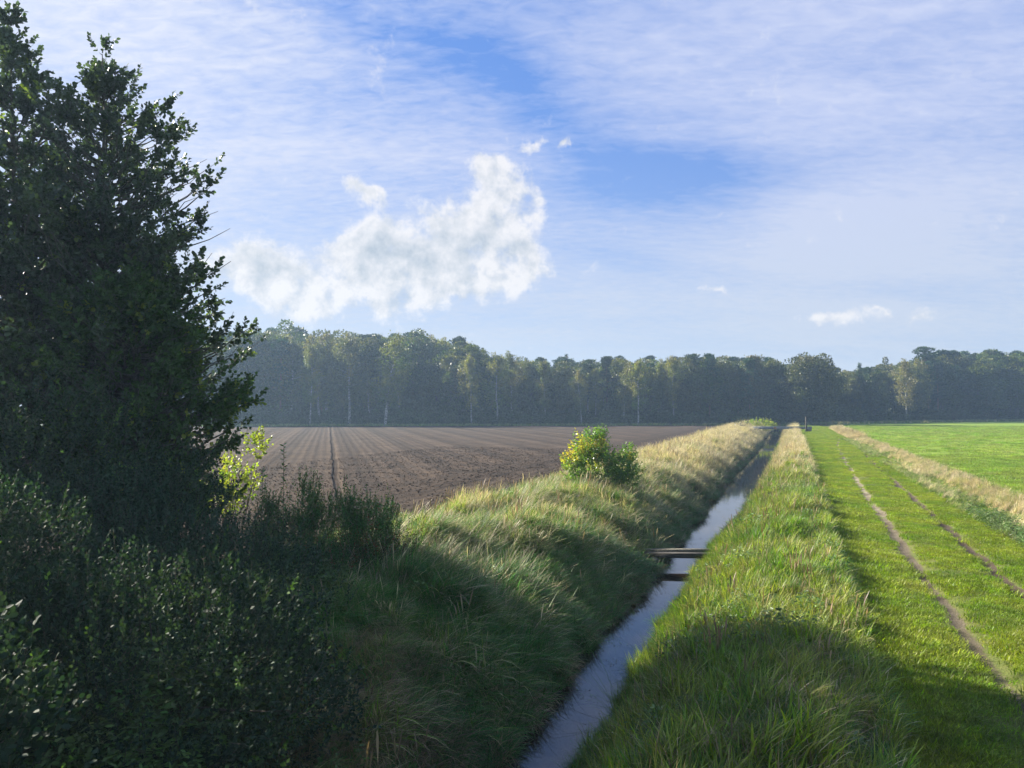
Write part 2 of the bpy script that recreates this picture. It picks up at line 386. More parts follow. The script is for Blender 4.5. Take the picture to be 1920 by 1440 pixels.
def ground_mat(name, zones, bump=.03, bscale=8.0):
    """zones: function(b, position) -> colour, height"""
    m, nt, b, o = new_mat(name); p = b.geo()
    col, h = zones(b, p)
    pr = nt.nodes.new('ShaderNodeBsdfPrincipled'); b.put(pr.inputs['Base Color'], col); pr.inputs['Roughness'].default_value = .95
    pr.inputs['Specular IOR Level'].default_value = .15
    bp = nt.nodes.new('ShaderNodeBump'); bp.inputs['Strength'].default_value = 1.0; bp.inputs['Distance'].default_value = bump; b.put(bp.inputs['Height'], h)
    nt.links.new(bp.outputs[0], pr.inputs['Normal']); nt.links.new(pr.outputs[0], o.inputs[0])
    return m
def z_bank(b, p):
    n = b.noise(p, 1.3, 5, .6); n2 = b.noise(p, 22, 4, .6)
    col = b.mix(b.mr(n, .35, .65), (.055, .075, .022), (.11, .095, .045))
    col = b.mix(b.attr('mud'), col, b.mix(b.mr(n2, .3, .7), (.035, .024, .014), (.06, .042, .026)))
    return b.hsv(col, .5, 1, b.mr(n2, .3, .7, .6, 1.3)), n2
def z_track(b, p):
    n = b.noise(p, 1.1, 5, .6); n2 = b.noise(p, 30, 4, .65)
    col = b.mix(b.mr(n, .35, .65), (.10, .125, .03), (.14, .15, .04))
    soil = b.mix(b.mr(n, .38, .60), (.12, .10, .06), (.26, .225, .155))
    e = b.m('ADD', b.attr('rut'), b.m('MULTIPLY', b.m('SUBTRACT', n2, .5), .9))
    soil = b.mix(b.attr('dark'), soil, b.mix(n2, (.05, .035, .022), (.11, .085, .06)))
    col = b.mix(b.mr(e, .42, .62), col, soil)
    return b.hsv(col, .5, 1, b.mr(n2, .3, .7, .72, 1.25)), n2
def z_meadow(b, p):
    n = b.noise(p, .22, 5, .6); n2 = b.noise(p, 9, 5, .7); n3 = b.noise(p, 1.2, 4, .6)
    col = b.mix(b.mr(n, .35, .65), (.15, .24, .024), (.20, .27, .03))
    col = b.mix(b.attr('bare'), col, (.17, .16, .07))
    return b.hsv(col, .5, 1, b.mr(b.m('ADD', b.m('MULTIPLY', n2, .5), b.m('MULTIPLY', n3, .5)), .35, .65, .72, 1.22)), b.m('ADD', n2, n3)
def z_soil(b, p):
    x, y, z = b.sep(p)[:3]
    q = b.m('ADD', b.m('MULTIPLY', x, math.cos(R(13.1))), b.m('MULTIPLY', y, math.sin(R(13.1))))
    wig = b.m('MULTIPLY', b.m('SUBTRACT', b.noise(p, .12, 2, .5), .5), .5)
    q = b.m('ADD', q, wig)
    u = b.m('SUBTRACT', b.m('MULTIPLY', x, CT), b.m('MULTIPLY', y, ST))
    u = b.m('ADD', u, wig)
    head = b.mr(u, -19.6, -18.8)
    def rows(c, period, ph=0.0):
        s_ = b.m('SINE', b.m('ADD', b.m('MULTIPLY', c, 2*math.pi/period), ph)); return s_
    r1 = b.m('ADD', b.m('MULTIPLY', rows(q, 2.9, .3), .55), b.m('ADD', b.m('MULTIPLY', rows(q, .74), .35), b.m('MULTIPLY', rows(q, 5.8, 1.7), .5)))
    r2 = b.m('ADD', b.m('MULTIPLY', rows(u, 3.1, .3), .4), b.m('MULTIPLY', rows(u, .8), .3))
    rr = b.mix(head, b.comb(r1, r1, r1), b.comb(r2, r2, r2)); rr = b.sep(rr)[0]
    n = b.noise(p, 11.0, 6, .68); n2 = b.noise(p, 34.0, 3, .6); nb = b.noise(p, .35, 4, .55)
    fur = b.m('ABSOLUTE', b.m('SUBTRACT', q, .48)); furm = b.m('MULTIPLY', b.mr(fur, .10, .24, 1.0, 0.0), b.m('SUBTRACT', 1.0, head))
    col = b.mix(b.mr(nb, .35, .65), (.052, .036, .024), (.078, .054, .036))
    col = b.hsv(col, .5, 1, b.mr(rr, -1.2, 1.2, .66, 1.22))
    col = b.mix(head, col, b.hsv(col, .5, 1.0, .80))
    col = b.hsv(col, .5, 1, b.mr(n, .3, .7, .62, 1.35))
    col = b.mix(b.m('MULTIPLY', furm, .55), col, (.03, .022, .016))
    gr = b.attr('margin')
    col = b.mix(gr, col, b.mix(b.mr(n, .4, .6), (.05, .085, .02), (.10, .10, .03)))
    h = b.m('SUBTRACT', b.m('ADD', b.m('MULTIPLY', rr, 1.0), b.m('ADD', b.m('MULTIPLY', n, 1.3), b.m('MULTIPLY', n2, .4))), b.m('MULTIPLY', furm, 2.6))
    return col, h
def z_ground(b, p):
    n = b.noise(p, .2, 5, .6)
    return b.mix(b.mr(n, .35, .65), (.04, .055, .02), (.07, .065, .03)), n
M['bank'] = ground_mat('bank soil and thatch', z_bank, .05)
M['track'] = ground_mat('grass track', z_track, .03)
M['meadow'] = ground_mat('meadow turf', z_meadow, .05)
M['soil'] = ground_mat('harrowed soil', z_soil, .07)
M['ground'] = ground_mat('woodland floor', z_ground, .1)
def mat_water():
    m, nt, b, o = new_mat('ditch water'); p = b.geo()
    pr = nt.nodes.new('ShaderNodeBsdfPrincipled')
    pr.inputs['Base Color'].default_value = (.020, .014, .009, 1); pr.inputs['Roughness'].default_value = .035
    pr.inputs['IOR'].default_value = 1.42; pr.inputs['Specular IOR Level'].default_value = .6
    n = b.noise(p, 2.2, 3, .5); n2 = b.noise(p, 14, 2, .5)
    bp = nt.nodes.new('ShaderNodeBump'); bp.inputs['Strength'].default_value = .05; bp.inputs['Distance'].default_value = .02
    b.put(bp.inputs['Height'], b.m('ADD', n, b.m('MULTIPLY', n2, .15))); nt.links.new(bp.outputs[0], pr.inputs['Normal'])
    nt.links.new(pr.outputs[0], o.inputs[0]); return m
M['water'] = mat_water()
M['oldwood'] = bark_mat('weathered timber', (.08, .07, .05), (.19, .17, .12), 12, .3)
M['darkwood'] = bark_mat('dark wet timber', (.035, .03, .025), (.08, .07, .055), 12, .3)
M['steel'] = bark_mat('weathered grey steel', (.13, .14, .15), (.24, .25, .27), 4, 1, .6)
M['rust'] = bark_mat('orange rust', (.35, .18, .08), (.45, .26, .12), 6, 1)
M['white'] = bark_mat('white paint', (.65, .65, .63), (.8, .8, .78), 6, 1, .6)
M['black'] = bark_mat('dark metal', (.03, .03, .03), (.06, .06, .06), 6, 1, .5)

# ------------------------------------------------------------------ terrain
def grade(a, b_, s0, s1):
    """coordinates from a to b_ with step growing s0 -> s1"""
    out = [a]; L = abs(b_-a); sg = 1 if b_ > a else -1; d = 0
    while d < L:
        st = s0+(s1-s0)*min(1, d/L)**1.0; d += st; out.append(a+sg*min(d, L))
    return np.unique(np.round(np.array(out), 5))
def forest_edge(x): return np.interp(x, [-400, -120, -60, 5, 60, 95, 150, 300, 600], [160, 170, 176, 182, 186, 212, 245, 290, 330])
def grid(name, us, vs, zf, mat, attrs=None, label=None):
    U, Vv = np.meshgrid(us, vs); X, Y = uv2xy(U, Vv); Z = zf(U, Vv)
    nu, nv = len(us), len(vs)
    i = (np.arange(nv-1)[:, None]*nu+np.arange(nu-1)[None, :]).ravel()
    Q = np.stack([i, i+1, i+nu+1, i+nu], -1)
    A = {k: f(U, Vv, X, Y).ravel() for k, f in (attrs or {}).items()}
    o = link(name, mesh_np(name, np.stack([X, Y, Z], -1).reshape(-1, 3), Q, None, A, True, [mat]))
    tag(o, label, None, None, 'structure'); return o
V0, V1 = -12.0, 330.0
vs = np.unique(np.concatenate([[V0], grade(-6, 60, .16, .5), grade(60, 200, .5, 1.5), grade(200, V1, 2, 6)]))
grid('ditch_bank', np.unique(np.concatenate([np.arange(-11.5, 1.101, .18), [1.1]])), vs, height, M['bank'],
     {'mud': lambda U, V, X, Y: 1-sstep(-1.35, -.75, height(U, V))})
def rutm(U, V, X, Y):
    a = np.exp(-((U-rut_l(V)-.22*(fbm(V*.45, V*0, 3)-.5))/(.13+.12*fbm(V*.7, V*0+7, 14)))**2)*(.45+.9*fbm(V*.35, V*0+4, 31))*(sstep(24, 34, V)*.25+.75)
    c = np.exp(-((U-rut_r(V)-.2*(fbm(V*.5, V*0+5, 13)-.5))/(.12+.10*fbm(V*.8, V*0+7, 15)))**2)*(.62+.85*fbm(V*.35, V*0+9, 37))
    p_ = np.exp(-((U-rut_l(V)-.4)/.7)**2)*.30*sstep(.50, .68, fbm(U*1.7, V*.9, 41))
    return np.clip(np.maximum(np.maximum(a, c), p_), 0, 1)
grid('farm_track', np.unique(np.concatenate([np.arange(1.1, 9.3, .11), [9.3]])), vs, height, M['track'], {'rut': rutm, 'dark': lambda U, V, X, Y: np.clip(sstep(3.4, 3.9, U-np.interp(V, [0, 38, 66, 90, 112, 150], [0, .35, 1.1, 1.9, 3.4, 1.8]))*.85+(1-sstep(24, 40, V))*.7, 0, 1)})
def zmead(U, V):
    return height(U, V) + sstep(9.3, 10.5, U)*.05*(fbm(U*.5, V*.5, 61)-.5)
grid('meadow', np.unique(np.concatenate([grade(9.3, 40, .25, .8), grade(40, 420, .8, 8)])), vs[::2] if (len(vs) % 2) else np.append(vs[::2], vs[-1]), zmead, M['meadow'],
     {'bare': lambda U, V, X, Y: np.clip(sstep(.60, .72, fbm(U*.25+3, V*.08, 71))*np.exp(-((U-19-V*.02)/4.5)**2)*1.0*sstep(45, 60, V), 0, 1)*.8})
def zfield(U, V):
    X, Y = uv2xy(U, V)
    near = 1-sstep(45, 90, Y)
    cl = (fbm(U*3.1, V*3.1, 81, 3)-.5)*.13 + (hash2(np.floor(U*5), np.floor(V*5), 5)-.5)*.05
    q = X*math.cos(R(13.1))+Y*math.sin(R(13.1))
    fr = -.13*np.exp(-((q-.48)/.22)**2)*(U < -19)
    return height(U, V)+sstep(-11.5, -12.6, U)*(cl*(near*.9+.1)+fr) + .02
grid('ploughed_field', np.unique(np.concatenate([grade(-11.5, -40, .17, .4), grade(-40, -330, .45, 4)])), vs, lambda U, V: zfield(U, V)*1.0 - .02*(U > -11.51), M['soil'],
     {'margin': lambda U, V, X, Y: np.maximum(sstep(-7, -3, Y-forest_edge(X)+1.5*fbm(X*.2, Y*.2, 9)), sstep(-12.3, -11.4, U+1.2*(fbm(U*1.2, V*1.2, 12)-.5)))})
# the rest of the ground, out to the horizon: adjoining sheets of one mesh
g = Geo()
def quad(u0, u1, v0, v1):
    P = [(*uv2xy(u, v), 0.0) for u, v in ((u0, v0), (u1, v0), (u1, v1), (u0, v1))]; g.add(P, [[0, 1, 2, 3]])
quad(-3500, -330, -3500, 3500); quad(420, 3500, -3500, 3500); quad(-330, 420, V1, 3500); quad(-330, 420, -3500, V0)
tag(link('ground', g.mesh('ground', [M['ground']])), None, None, None, 'structure')
# water
vw = vs[vs < 196]; us = np.array([-5.4, -.9]); U, Vv = np.meshgrid(us, vw); X, Y = uv2xy(U, Vv)
i = np.arange(len(vw)-1)*2
WZ = -1.22
tag(link('water', mesh_np('water', np.stack([X, Y, np.full_like(X, WZ)], -1).reshape(-1, 3), np.stack([i, i+1, i+3, i+2], -1), None, None, True, [M['water']])), None, None, None, 'structure')

# ------------------------------------------------------------------ grass clumps and their scattering
def blades(rng, n, length, width, spread, lean, curl, seg=4, comb=0.0, heads=0.0, head_w=2.2):
    """a tuft of n curved blades as arrays; comb pushes all of them towards +X"""
    a = rng.uniform(0, 2*np.pi, n); r = spread*np.sqrt(rng.uniform(0, 1, n))
    B = np.stack([r*np.cos(a), r*np.sin(a), np.zeros(n)-.02], -1)
    L = length*rng.uniform(.55, 1.1, n); az = rng.uniform(0, 2*np.pi, n)
    dirx = np.cos(az)+comb; diry = np.sin(az); nn = np.hypot(dirx, diry)+1e-6; dirx /= nn; diry /= nn
    th = np.abs(rng.normal(lean, lean*.45, n)); cu = np.abs(rng.normal(curl, curl*.5, n))
    P = B.copy(); rows = []; w0 = width*rng.uniform(.6, 1.25, n); tw = rng.uniform(0, np.pi, n)
    hd = rng.uniform(0, 1, n) < heads
    for k in range(seg+1):
        t = k/seg
        side = np.stack([-diry*np.cos(tw*.3)+0, dirx*np.cos(tw*.3), np.sin(tw*.3)*.6], -1)
        w = w0*(1-t**1.6)*.5+.0006
        w = np.where(hd, w0*head_w*.5*min(1, max(.2, 1-abs(t-.86)*4.5)) if t > .72 else w0*.22, w)
        rows.append(np.stack([P-side*w[:, None], P+side*w[:, None]], 1))
        ang = th+cu*t
        P = P+np.stack([np.sin(ang)*dirx, np.sin(ang)*diry, np.cos(ang)], -1)*(L/seg)[:, None]
        P[:, 2] = np.maximum(P[:, 2], .01)
    V = np.stack(rows, 1).reshape(n, -1, 3); k = V.shape[1]
    q = np.array([[2*j, 2*j+1, 2*j+3, 2*j+2] for j in range(seg)])
    Q = (np.arange(n)[:, None, None]*k+q[None]).reshape(-1, 4)
    return V.reshape(-1, 3), Q
def template(name, parts, mats):
    g = Geo(); fm = []
    for (V, Q), mi in parts: g.add(V, Q); fm += [mi]*len(Q)
    me = mesh_np(name, np.vstack(g.V), np.vstack(g.Q), None, {'tint': np.concatenate(g.A)}, True, mats, fm)
    return bpy.data.objects.new(name, me)      # a source shape for the scatters; not linked to the scene
rg = np.random.default_rng(11)
T = {}
def two(n, key, f): T[key] = [f(i) for i in range(n)]
two(3, 'long', lambda i: template('long tuft', [(blades(rg, 52, .75, .015, .16, .5, 1.3, 5, .9), 0), (blades(rg, 14, .75, .013, .16, .5, 1.2, 5, .9), 1)], [M['g_green'], M['g_straw']]))
two(3, 'longdeep', lambda i: template('deep tuft', [(blades(rg, 54, .7, .016, .17, .45, 1.3, 5, .8), 0), (blades(rg, 6, .7, .012, .16, .5, 1.2, 5, .9), 1)], [M['g_deep'], M['g_straw']]))
two(3, 'straw', lambda i: template('straw tuft', [(blades(rg, 48, .8, .013, .16, .45, 1.1, 5, .9), 0), (blades(rg, 9, .95, .013, .14, .25, .6, 6, .8, 1.0), 0), (blades(rg, 16, .6, .008, .16, .4, 1, 4, .5), 1)], [M['g_straw'], M['g_green']]))
two(2, 'brown', lambda i: template('brown tuft', [(blades(rg, 46, .7, .016, .17, .3, 1.8, 6, .3), 0), (blades(rg, 14, .6, .009, .16, .4, 1.2, 4, .5), 1)], [M['g_brown'], M['g_deep']]))
two(3, 'reed', lambda i: template('reed tuft', [(blades(rg, 30, .68, .032, .17, .35, .9, 5, .3), 0), (blades(rg, 8, .6, .026, .17, .35, 1.1, 5, .3), 1), (blades(rg, 8, .55, .026, .17, .35, .9, 4, .3), 2)], [M['g_reed'], M['g_straw'], M['g_deep']]))
two(2, 'short', lambda i: template('short tuft', [(blades(rg, 120, .085, .011, .26, .6, .9, 2), 0)], [M['g_mown']]))
two(2, 'mead', lambda i: template('meadow tuft', [(blades(rg, 130, .15, .022, .5, .6, .7, 2), 0)], [M['g_meadow']]))
two(2, 'gold', lambda i: template('golden tuft', [(blades(rg, 52, .62, .014, .18, .35, .6, 4, .5), 0), (blades(rg, 14, .75, .009, .16, .25, .5, 6, .5, 1.0), 0)], [M['g_gold']]))
two(2, 'lodged', lambda i: template('lodged tuft', [(blades(rg, 40, .85, .014, .2, 1.15, .5, 5, 1.6), 0), (blades(rg, 22, .75, .013, .2, 1.0, .6, 5, 1.6), 1)], [M['g_straw'], M['g_green']]))
two(2, 'dock', lambda i: template('dead stalks', [(blades(rg, 7, .95, .012, .12, .15, .25, 8, .2, 1.0, 3.0), 0), (blades(rg, 10, .4, .012, .14, .6, .9, 4), 0)], [M['g_brown']]))
def weed(i):
    n = 110; h = rg.uniform(.05, .42, n); a = rg.uniform(0, 6.28, n); r = .22*np.sqrt(rg.uniform(0, 1, n))
    P = np.stack([r*np.cos(a), r*np.sin(a), h], -1); D = np.stack([np.cos(a), np.sin(a), rg.normal(.1, .4, n)], -1)
    V, Q, _ = leaves(P, D, rg.uniform(.03, .085, n), np.zeros(n), rg, .38)
    return template('weed tuft', [((V, Q), 0), (blades(rg, 14, .35, .006, .15, .2, .2, 2), 0)], [M['g_weed']])
two(2, 'weed', weed)

def clear_of_thicket(groups):
    out = []
    for t, X, Y, Z, s_, h in groups:
        k = ~((X < -2.9-.12*(Y-10)) & (Y < 17.5)); out.append((t, X[k], Y[k], Z[k], s_[k], h[k]))
    return out
def scatter(name, groups, label=None):
    """groups: list of (template list, X, Y, Z, scale, heading); one object that instances the tufts"""
    Vs, S, H, I, tl = [], [], [], [], []
    for tmpl, X, Y, Z, s, h in groups:
        k0 = len(tl); tl += tmpl; n = len(X)
        Vs.append(np.stack([X, Y, Z], -1)); S.append(s); H.append(h); I.append(k0+rg.integers(0, len(tmpl), n))
    V = np.vstack(Vs).astype(np.float32); S = np.concatenate(S); H = np.concatenate(H); I = np.concatenate(I)
    me = bpy.data.meshes.new(name); me.vertices.add(len(V)); me.vertices.foreach_set('co', V.ravel())
    for k, a, ty in (('scl', S, 'FLOAT'), ('head', H, 'FLOAT'), ('idx', I, 'INT')):
        at_ = me.attributes.new(k, ty, 'POINT'); at_.data.foreach_set('value', np.asarray(a, np.float32 if ty == 'FLOAT' else np.int32))
    me.update()
    o = link(name, me); o['kind'] = 'stuff'
    if label: o['label'] = label
    ng = bpy.data.node_groups.new(name, 'GeometryNodeTree')
    ng.interface.new_socket('Geometry', in_out='INPUT', socket_type='NodeSocketGeometry'); ng.interface.new_socket('Geometry', in_out='OUTPUT', socket_type='NodeSocketGeometry')
    gi = ng.nodes.new('NodeGroupInput'); go = ng.nodes.new('NodeGroupOutput'); jn = ng.nodes.new('GeometryNodeJoinGeometry')
    def na(nm, ty):
        a = ng.nodes.new('GeometryNodeInputNamedAttribute'); a.data_type = ty; a.inputs[0].default_value = nm; return a.outputs[0]
    sc_, hd, ix = na('scl', 'FLOAT'), na('head', 'FLOAT'), na('idx', 'INT')
    cx = ng.nodes.new('ShaderNodeCombineXYZ'); ng.links.new(hd, cx.inputs[2])
    for k, t in enumerate(tl):
        oi = ng.nodes.new('GeometryNodeObjectInfo'); oi.inputs[0].default_value = t; oi.inputs['As Instance'].default_value = True
        cp = ng.nodes.new('FunctionNodeCompare'); cp.data_type = 'INT'; cp.operation = 'EQUAL'
        ng.links.new(ix, cp.inputs[2]); cp.inputs[3].default_value = k
        ip = ng.nodes.new('GeometryNodeInstanceOnPoints')
        ng.links.new(gi.outputs[0], ip.inputs['Points']); ng.links.new(cp.outputs[0], ip.inputs['Selection'])
        ng.links.new(oi.outputs['Geometry'], ip.inputs['Instance']); ng.links.new(cx.outputs[0], ip.inputs['Rotation']); ng.links.new(sc_, ip.inputs['Scale'])
        ng.links.new(ip.outputs[0], jn.inputs[0])
    ng.links.new(jn.outputs[0], go.inputs[0])
    md = o.modifiers.new('scatter', 'NODES'); md.node_group = ng
    return o
def spread(n, u0, u1, v0, v1, power=1.0, keep=None):
    """points over a strip, denser near the camera for power > 1"""
    u = rg.uniform(u0, u1, n); v = v0+(v1-v0)*rg.uniform(0, 1, n)**power
    if keep is not None:
        k = rg.uniform(0, 1, n) < keep(u, v); u, v = u[k], v[k]
    return u, v
def place(tm, u, v, smin, smax, head=None, hj=.6, far=0.0, dz=0.0, zf=height):
    X, Y = uv2xy(u, v); Z = zf(u, v)+dz
    s = rg.uniform(smin, smax, len(u))*(1+far*np.clip(v/100, 0, 1.5))*(.7+.6*fbm(u*.9, v*.7, 77, 2))
    h = rg.uniform(0, 2*np.pi, len(u)) if head is None else head+rg.normal(0, hj*.6, len(u))+(fbm(u*.45, v*.4, 55, 2)-.5)*5.0
    return (T[tm], X, Y, Z, s, h)
def wet(u, v): return height(u, v) > WZ+.06

# left bank: lodged grass, straw further away, brown tufts near the water and close by
def dryness(u, v): return sstep(26, 48, v-4+8*(fbm(u*.4, v*.2, 91)-.5))
HL = R(-25)
def kl(u, v): return wet(u, v)*(.25+.75*(fbm(u*.5, v*.5, 92) > .35))
grp = []
u, v = spread(6500, -11.6, -3.9, 5, 46, 1.0, lambda u, v: wet(u, v)*(1-.75*dryness(u, v))*(.25+.75*(fbm(u*.6, v*.6, 93) > .42))*(1-.7*(u > -5.2)))
grp.append(place('long', u, v, .7, 1.25, HL))
u, v = spread(4200, -10.8, -3.9, 5, 46, 1.0, lambda u, v: wet(u, v)*(1-.7*dryness(u, v))*(.15+.85*(fbm(u*.6, v*.6, 93) < .5)))
grp.append(place('longdeep', u, v, .7, 1.2, HL))
u, v = spread(9500, -11.9, -3.9, 12, 185, 1.35, lambda u, v: wet(u, v)*np.clip(dryness(u, v)+.25*(fbm(u*.5+7, v*.5, 94) > .54), 0, 1)*(.45+.55*(fbm(u*.7, v*.5, 99) > .42)))
grp.append(place('straw', u, v, .6, 1.0, HL, far=.15))
u, v = spread(3200, -10.5, -3.9, 40, 185, 1.2, lambda u, v: wet(u, v)*(.2+.8*(fbm(u*.7, v*.5, 99) < .46)))
grp.append(place('long', u, v, .6, .95, HL, far=.15))
u, v = spread(3400, -7.6, -3.95, 5, 60, 1.2, lambda u, v: wet(u, v)*np.clip((fbm(u*.5, v*.4, 95) > .5)*.8+sstep(-5.6, -4.4, u)*.5+.8*(1-sstep(9, 12, v)), 0, 1)*(.9-.6*dryness(u, v)))
grp.append(place('brown', u, v, .6, 1.05, HL, 1.0))
def shore(n, sgn, v0, v1, reach=.45):
    # points just above the waterline on one side of the ditch
    v = rg.uniform(v0, v1, n*3); u = ditch_center(v)+sgn*rg.uniform(.15, 2.6, n*3); z = height(u, v); k = (z > WZ-.16) & (z < WZ+reach)
    return u[k][:n], v[k][:n]
u, v = spread(2600, -11.4, -5.5, 14, 70, 1.0, lambda u, v: wet(u, v)*(fbm(u*.55, v*.5, 96) > .50)); grp.append(place('lodged', u, v, .8, 1.25, HL, .4, dz=.12))
u, v = spread(420, -11.0, -4.2, 7, 90, 1.1, wet); grp.append(place('dock', u, v, .6, 1.1))
u, v = spread(1800, -8.5, -4.3, 10.5, 24, 1.0, wet); grp.append(place('longdeep', u, v, .8, 1.25, HL))
u, v = spread(1300, -7.0, -4.0, 6, 12.5, 1.0, lambda u, v: wet(u, v)*(fbm(u*.6, v*.6, 97) < .58)); grp.append(place('brown', u, v, .7, 1.15, HL, 1.0))
u, v = spread(900, -11.0, -4.2, 8, 60, 1.0, lambda u, v: wet(u, v)*(fbm(u*.6, v*.6, 97) > .56)); grp.append(place('weed', u, v, .8, 1.4))
for tm, n, a0 in (('longdeep', 900, 6), ('brown', 700, 6), ('longdeep', 1100, 30), ('brown', 900, 30)):
    u, v = shore(n, -1, a0, a0+26 if a0 < 20 else 120); X_ = place(tm, u, v, .6, 1.0, R(-20), .7); grp.append((X_[0], X_[1], X_[2], np.maximum(X_[3], WZ-.05), X_[4], R(-20)+rg.normal(0, .6, len(u))))
grp = clear_of_thicket(grp)
scatter('bank_grass', grp, 'long lodged green and straw grass covering the left ditch bank')

# right verge: leafy reed grass, drier with distance
def dry2(u, v): return sstep(44, 62, v+10*(fbm(u*.4, v*.2, 101)-.5))
grp = []
u, v = spread(5600, -2.45, 1.15, 4, 70, 1.15, lambda u, v: wet(u, v)*(1-.85*dry2(u, v)))
grp.append(place('reed', u, v, .55, 1.0, 0, 1.5))
u, v = spread(2600, -2.3, 1.2, 4, 60, 1.0, lambda u, v: wet(u, v)*(1-.9*dry2(u, v))*(fbm(u*.7, v*.5, 102) > .45))
grp.append(place('longdeep', u, v, .5, .85, R(60), 1.2))
u, v = spread(350, -2.2, .8, 7, 22, 1.0, lambda u, v: wet(u, v)*(fbm(u*.7, v*.5, 103) > .5)*1.0)
grp.append(place('brown', u, v, .6, .95, R(160), 1.2))
u, v = spread(4200, -2.4, 1.35, 38, 185, 1.35, lambda u, v: wet(u, v)*np.clip(dry2(u, v)+.1, 0, 1)*(.5+.5*(fbm(u*.7, v*.4, 104) > .45)))
grp.append(place('straw', u, v, .5, .85, HL, .8, far=.12))
u, v = spread(1700, -2.4, 1.2, 50, 180, 1.2, lambda u, v: wet(u, v)*(fbm(u*.7, v*.4, 104) < .5))
grp.append(place('long', u, v, .5, .8, HL, .8))
u, v = spread(400, -2.2, 1.1, 20, 70, 1.2, lambda u, v: wet(u, v)*(fbm(u*.5, v*.3, 105) > .62))
grp.append(place('brown', u, v, .6, .9, HL, .8))
u, v = spread(120, -2.2, 1.3, 12, 80, 1.1, wet); grp.append(place('dock', u, v, .6, 1.0))
u, v = spread(800, -2.2, 1.2, 6, 60, 1.0, lambda u, v: wet(u, v)*(fbm(u*.8, v*.5, 98) > .52)); grp.append(place('weed', u, v, .8, 1.3))
for tm, n, a0 in (('longdeep', 700, 6), ('reed', 700, 6), ('longdeep', 700, 30), ('brown', 500, 30)):
    u, v = shore(n, 1, a0, a0+26 if a0 < 20 else 120); X_ = place(tm, u, v, .5, .8, R(165), .8); grp.append((X_[0], X_[1], X_[2], np.maximum(X_[3], WZ-.05), X_[4], R(165)+rg.normal(0, .7, len(u))))
scatter('verge_grass', grp, 'leafy green and yellowing grass on the verge right of the water')

# track: short turf, thin in the ruts
def kt(u, v):
    r = np.maximum(rutm(u, v, None, None), np.maximum(rutm(u+.12, v, None, None), rutm(u-.12, v, None, None))); return np.clip(1.1-2.2*r, 0, 1)
grp = []
u, v = spread(15000, 1.0, 7.6, 5, 60, 1.25, kt); grp.append(place('short', u, v, .7, 1.2, far=.3))
u, v = spread(10000, 1.0, 7.4, 50, 190, 1.3, kt); grp.append(place('short', u, v, .9, 1.3, far=.35))
u, v = spread(2600, 1.0, 2.0, 5, 60, 1.2, kt); grp.append(place('short', u, v, 1.4, 2.2))
u, v = spread(2600, 1.2, 7.4, 6, 110, 1.2, lambda u, v: kt(u, v)*(fbm(u*1.2, v*.5, 131) > .55)); grp.append(place('short', u, v, 1.3, 1.9))
scatter('track_grass', grp, 'short mown grass on the two-rut track')

# strip of dry grass and weeds between track and meadow
grp = []
def ks(u, v): return .62*np.clip(sstep(7.5, 8.3, u+.8*(fbm(u, v*.4, 111)-.5))*(1-sstep(9.1, 9.7, u)), 0, 1)
u, v = spread(5200, 6.8, 9.7, 16, 112, 1.2, lambda u, v: ks(u, v)*(.25+.75*(fbm(u*.5, v*.13, 112) > .42))*sstep(15, 30, v)); grp.append(place('gold', u, v, .35, .68, HL, .8))
u, v = spread(620, 7.4, 9.8, 116, 172, 1.0); grp.append(place('gold', u, v, .8, 1.15, HL, .8))
u, v = spread(1500, 6.3, 9.3, 14, 60, 1.1, lambda u, v: (fbm(u*.6, v*.22, 113) > .54)*(1-sstep(26, 42, v))); grp.append(place('weed', u, v, .6, 1.15))
u, v = spread(3800, 6.2, 9.8, 10, 110, 1.2, lambda u, v: (fbm(u*.8, v*.3, 114) > .40)*1.0); grp.append(place('long', u, v, .3, .6, HL, 1.0))
u, v = spread(500, 6.4, 8.2, 22, 60, 1.0, lambda u, v: (fbm(u*.8, v*.2, 115) > .55)*1.0); grp.append(place('straw', u, v, .4, .6, HL, 1.0))
scatter('strip_grass', grp, 'strip of dry golden grass and weeds between the track and the meadow')

# meadow turf
grp = []
u, v = spread(9000, 9.2, 30, 18, 75, 1.1); grp.append(place('mead', u, v, .6, 1.15, zf=zmead))
u, v = spread(9000, 9.2, 75, 50, 200, 1.0); grp.append(place('mead', u, v, .9, 1.7, zf=zmead))
scatter('meadow_grass', grp, 'bright green grass of the meadow')

n = 1500; x = rg.uniform(-12, -2.6, n); y = rg.uniform(6.5, 18, n); uu, vv = xy2uv(x, y); k = (x < -2.7-.12*(y-10)); x, y, uu, vv = x[k], y[k], uu[k], vv[k]
scatter('thicket_floor', [(T['weed'], x, y, height(uu, vv), rg.uniform(1.0, 1.6, len(x)), rg.uniform(0, 6.28, len(x)))], 'low leafy growth on the ground under the thicket')
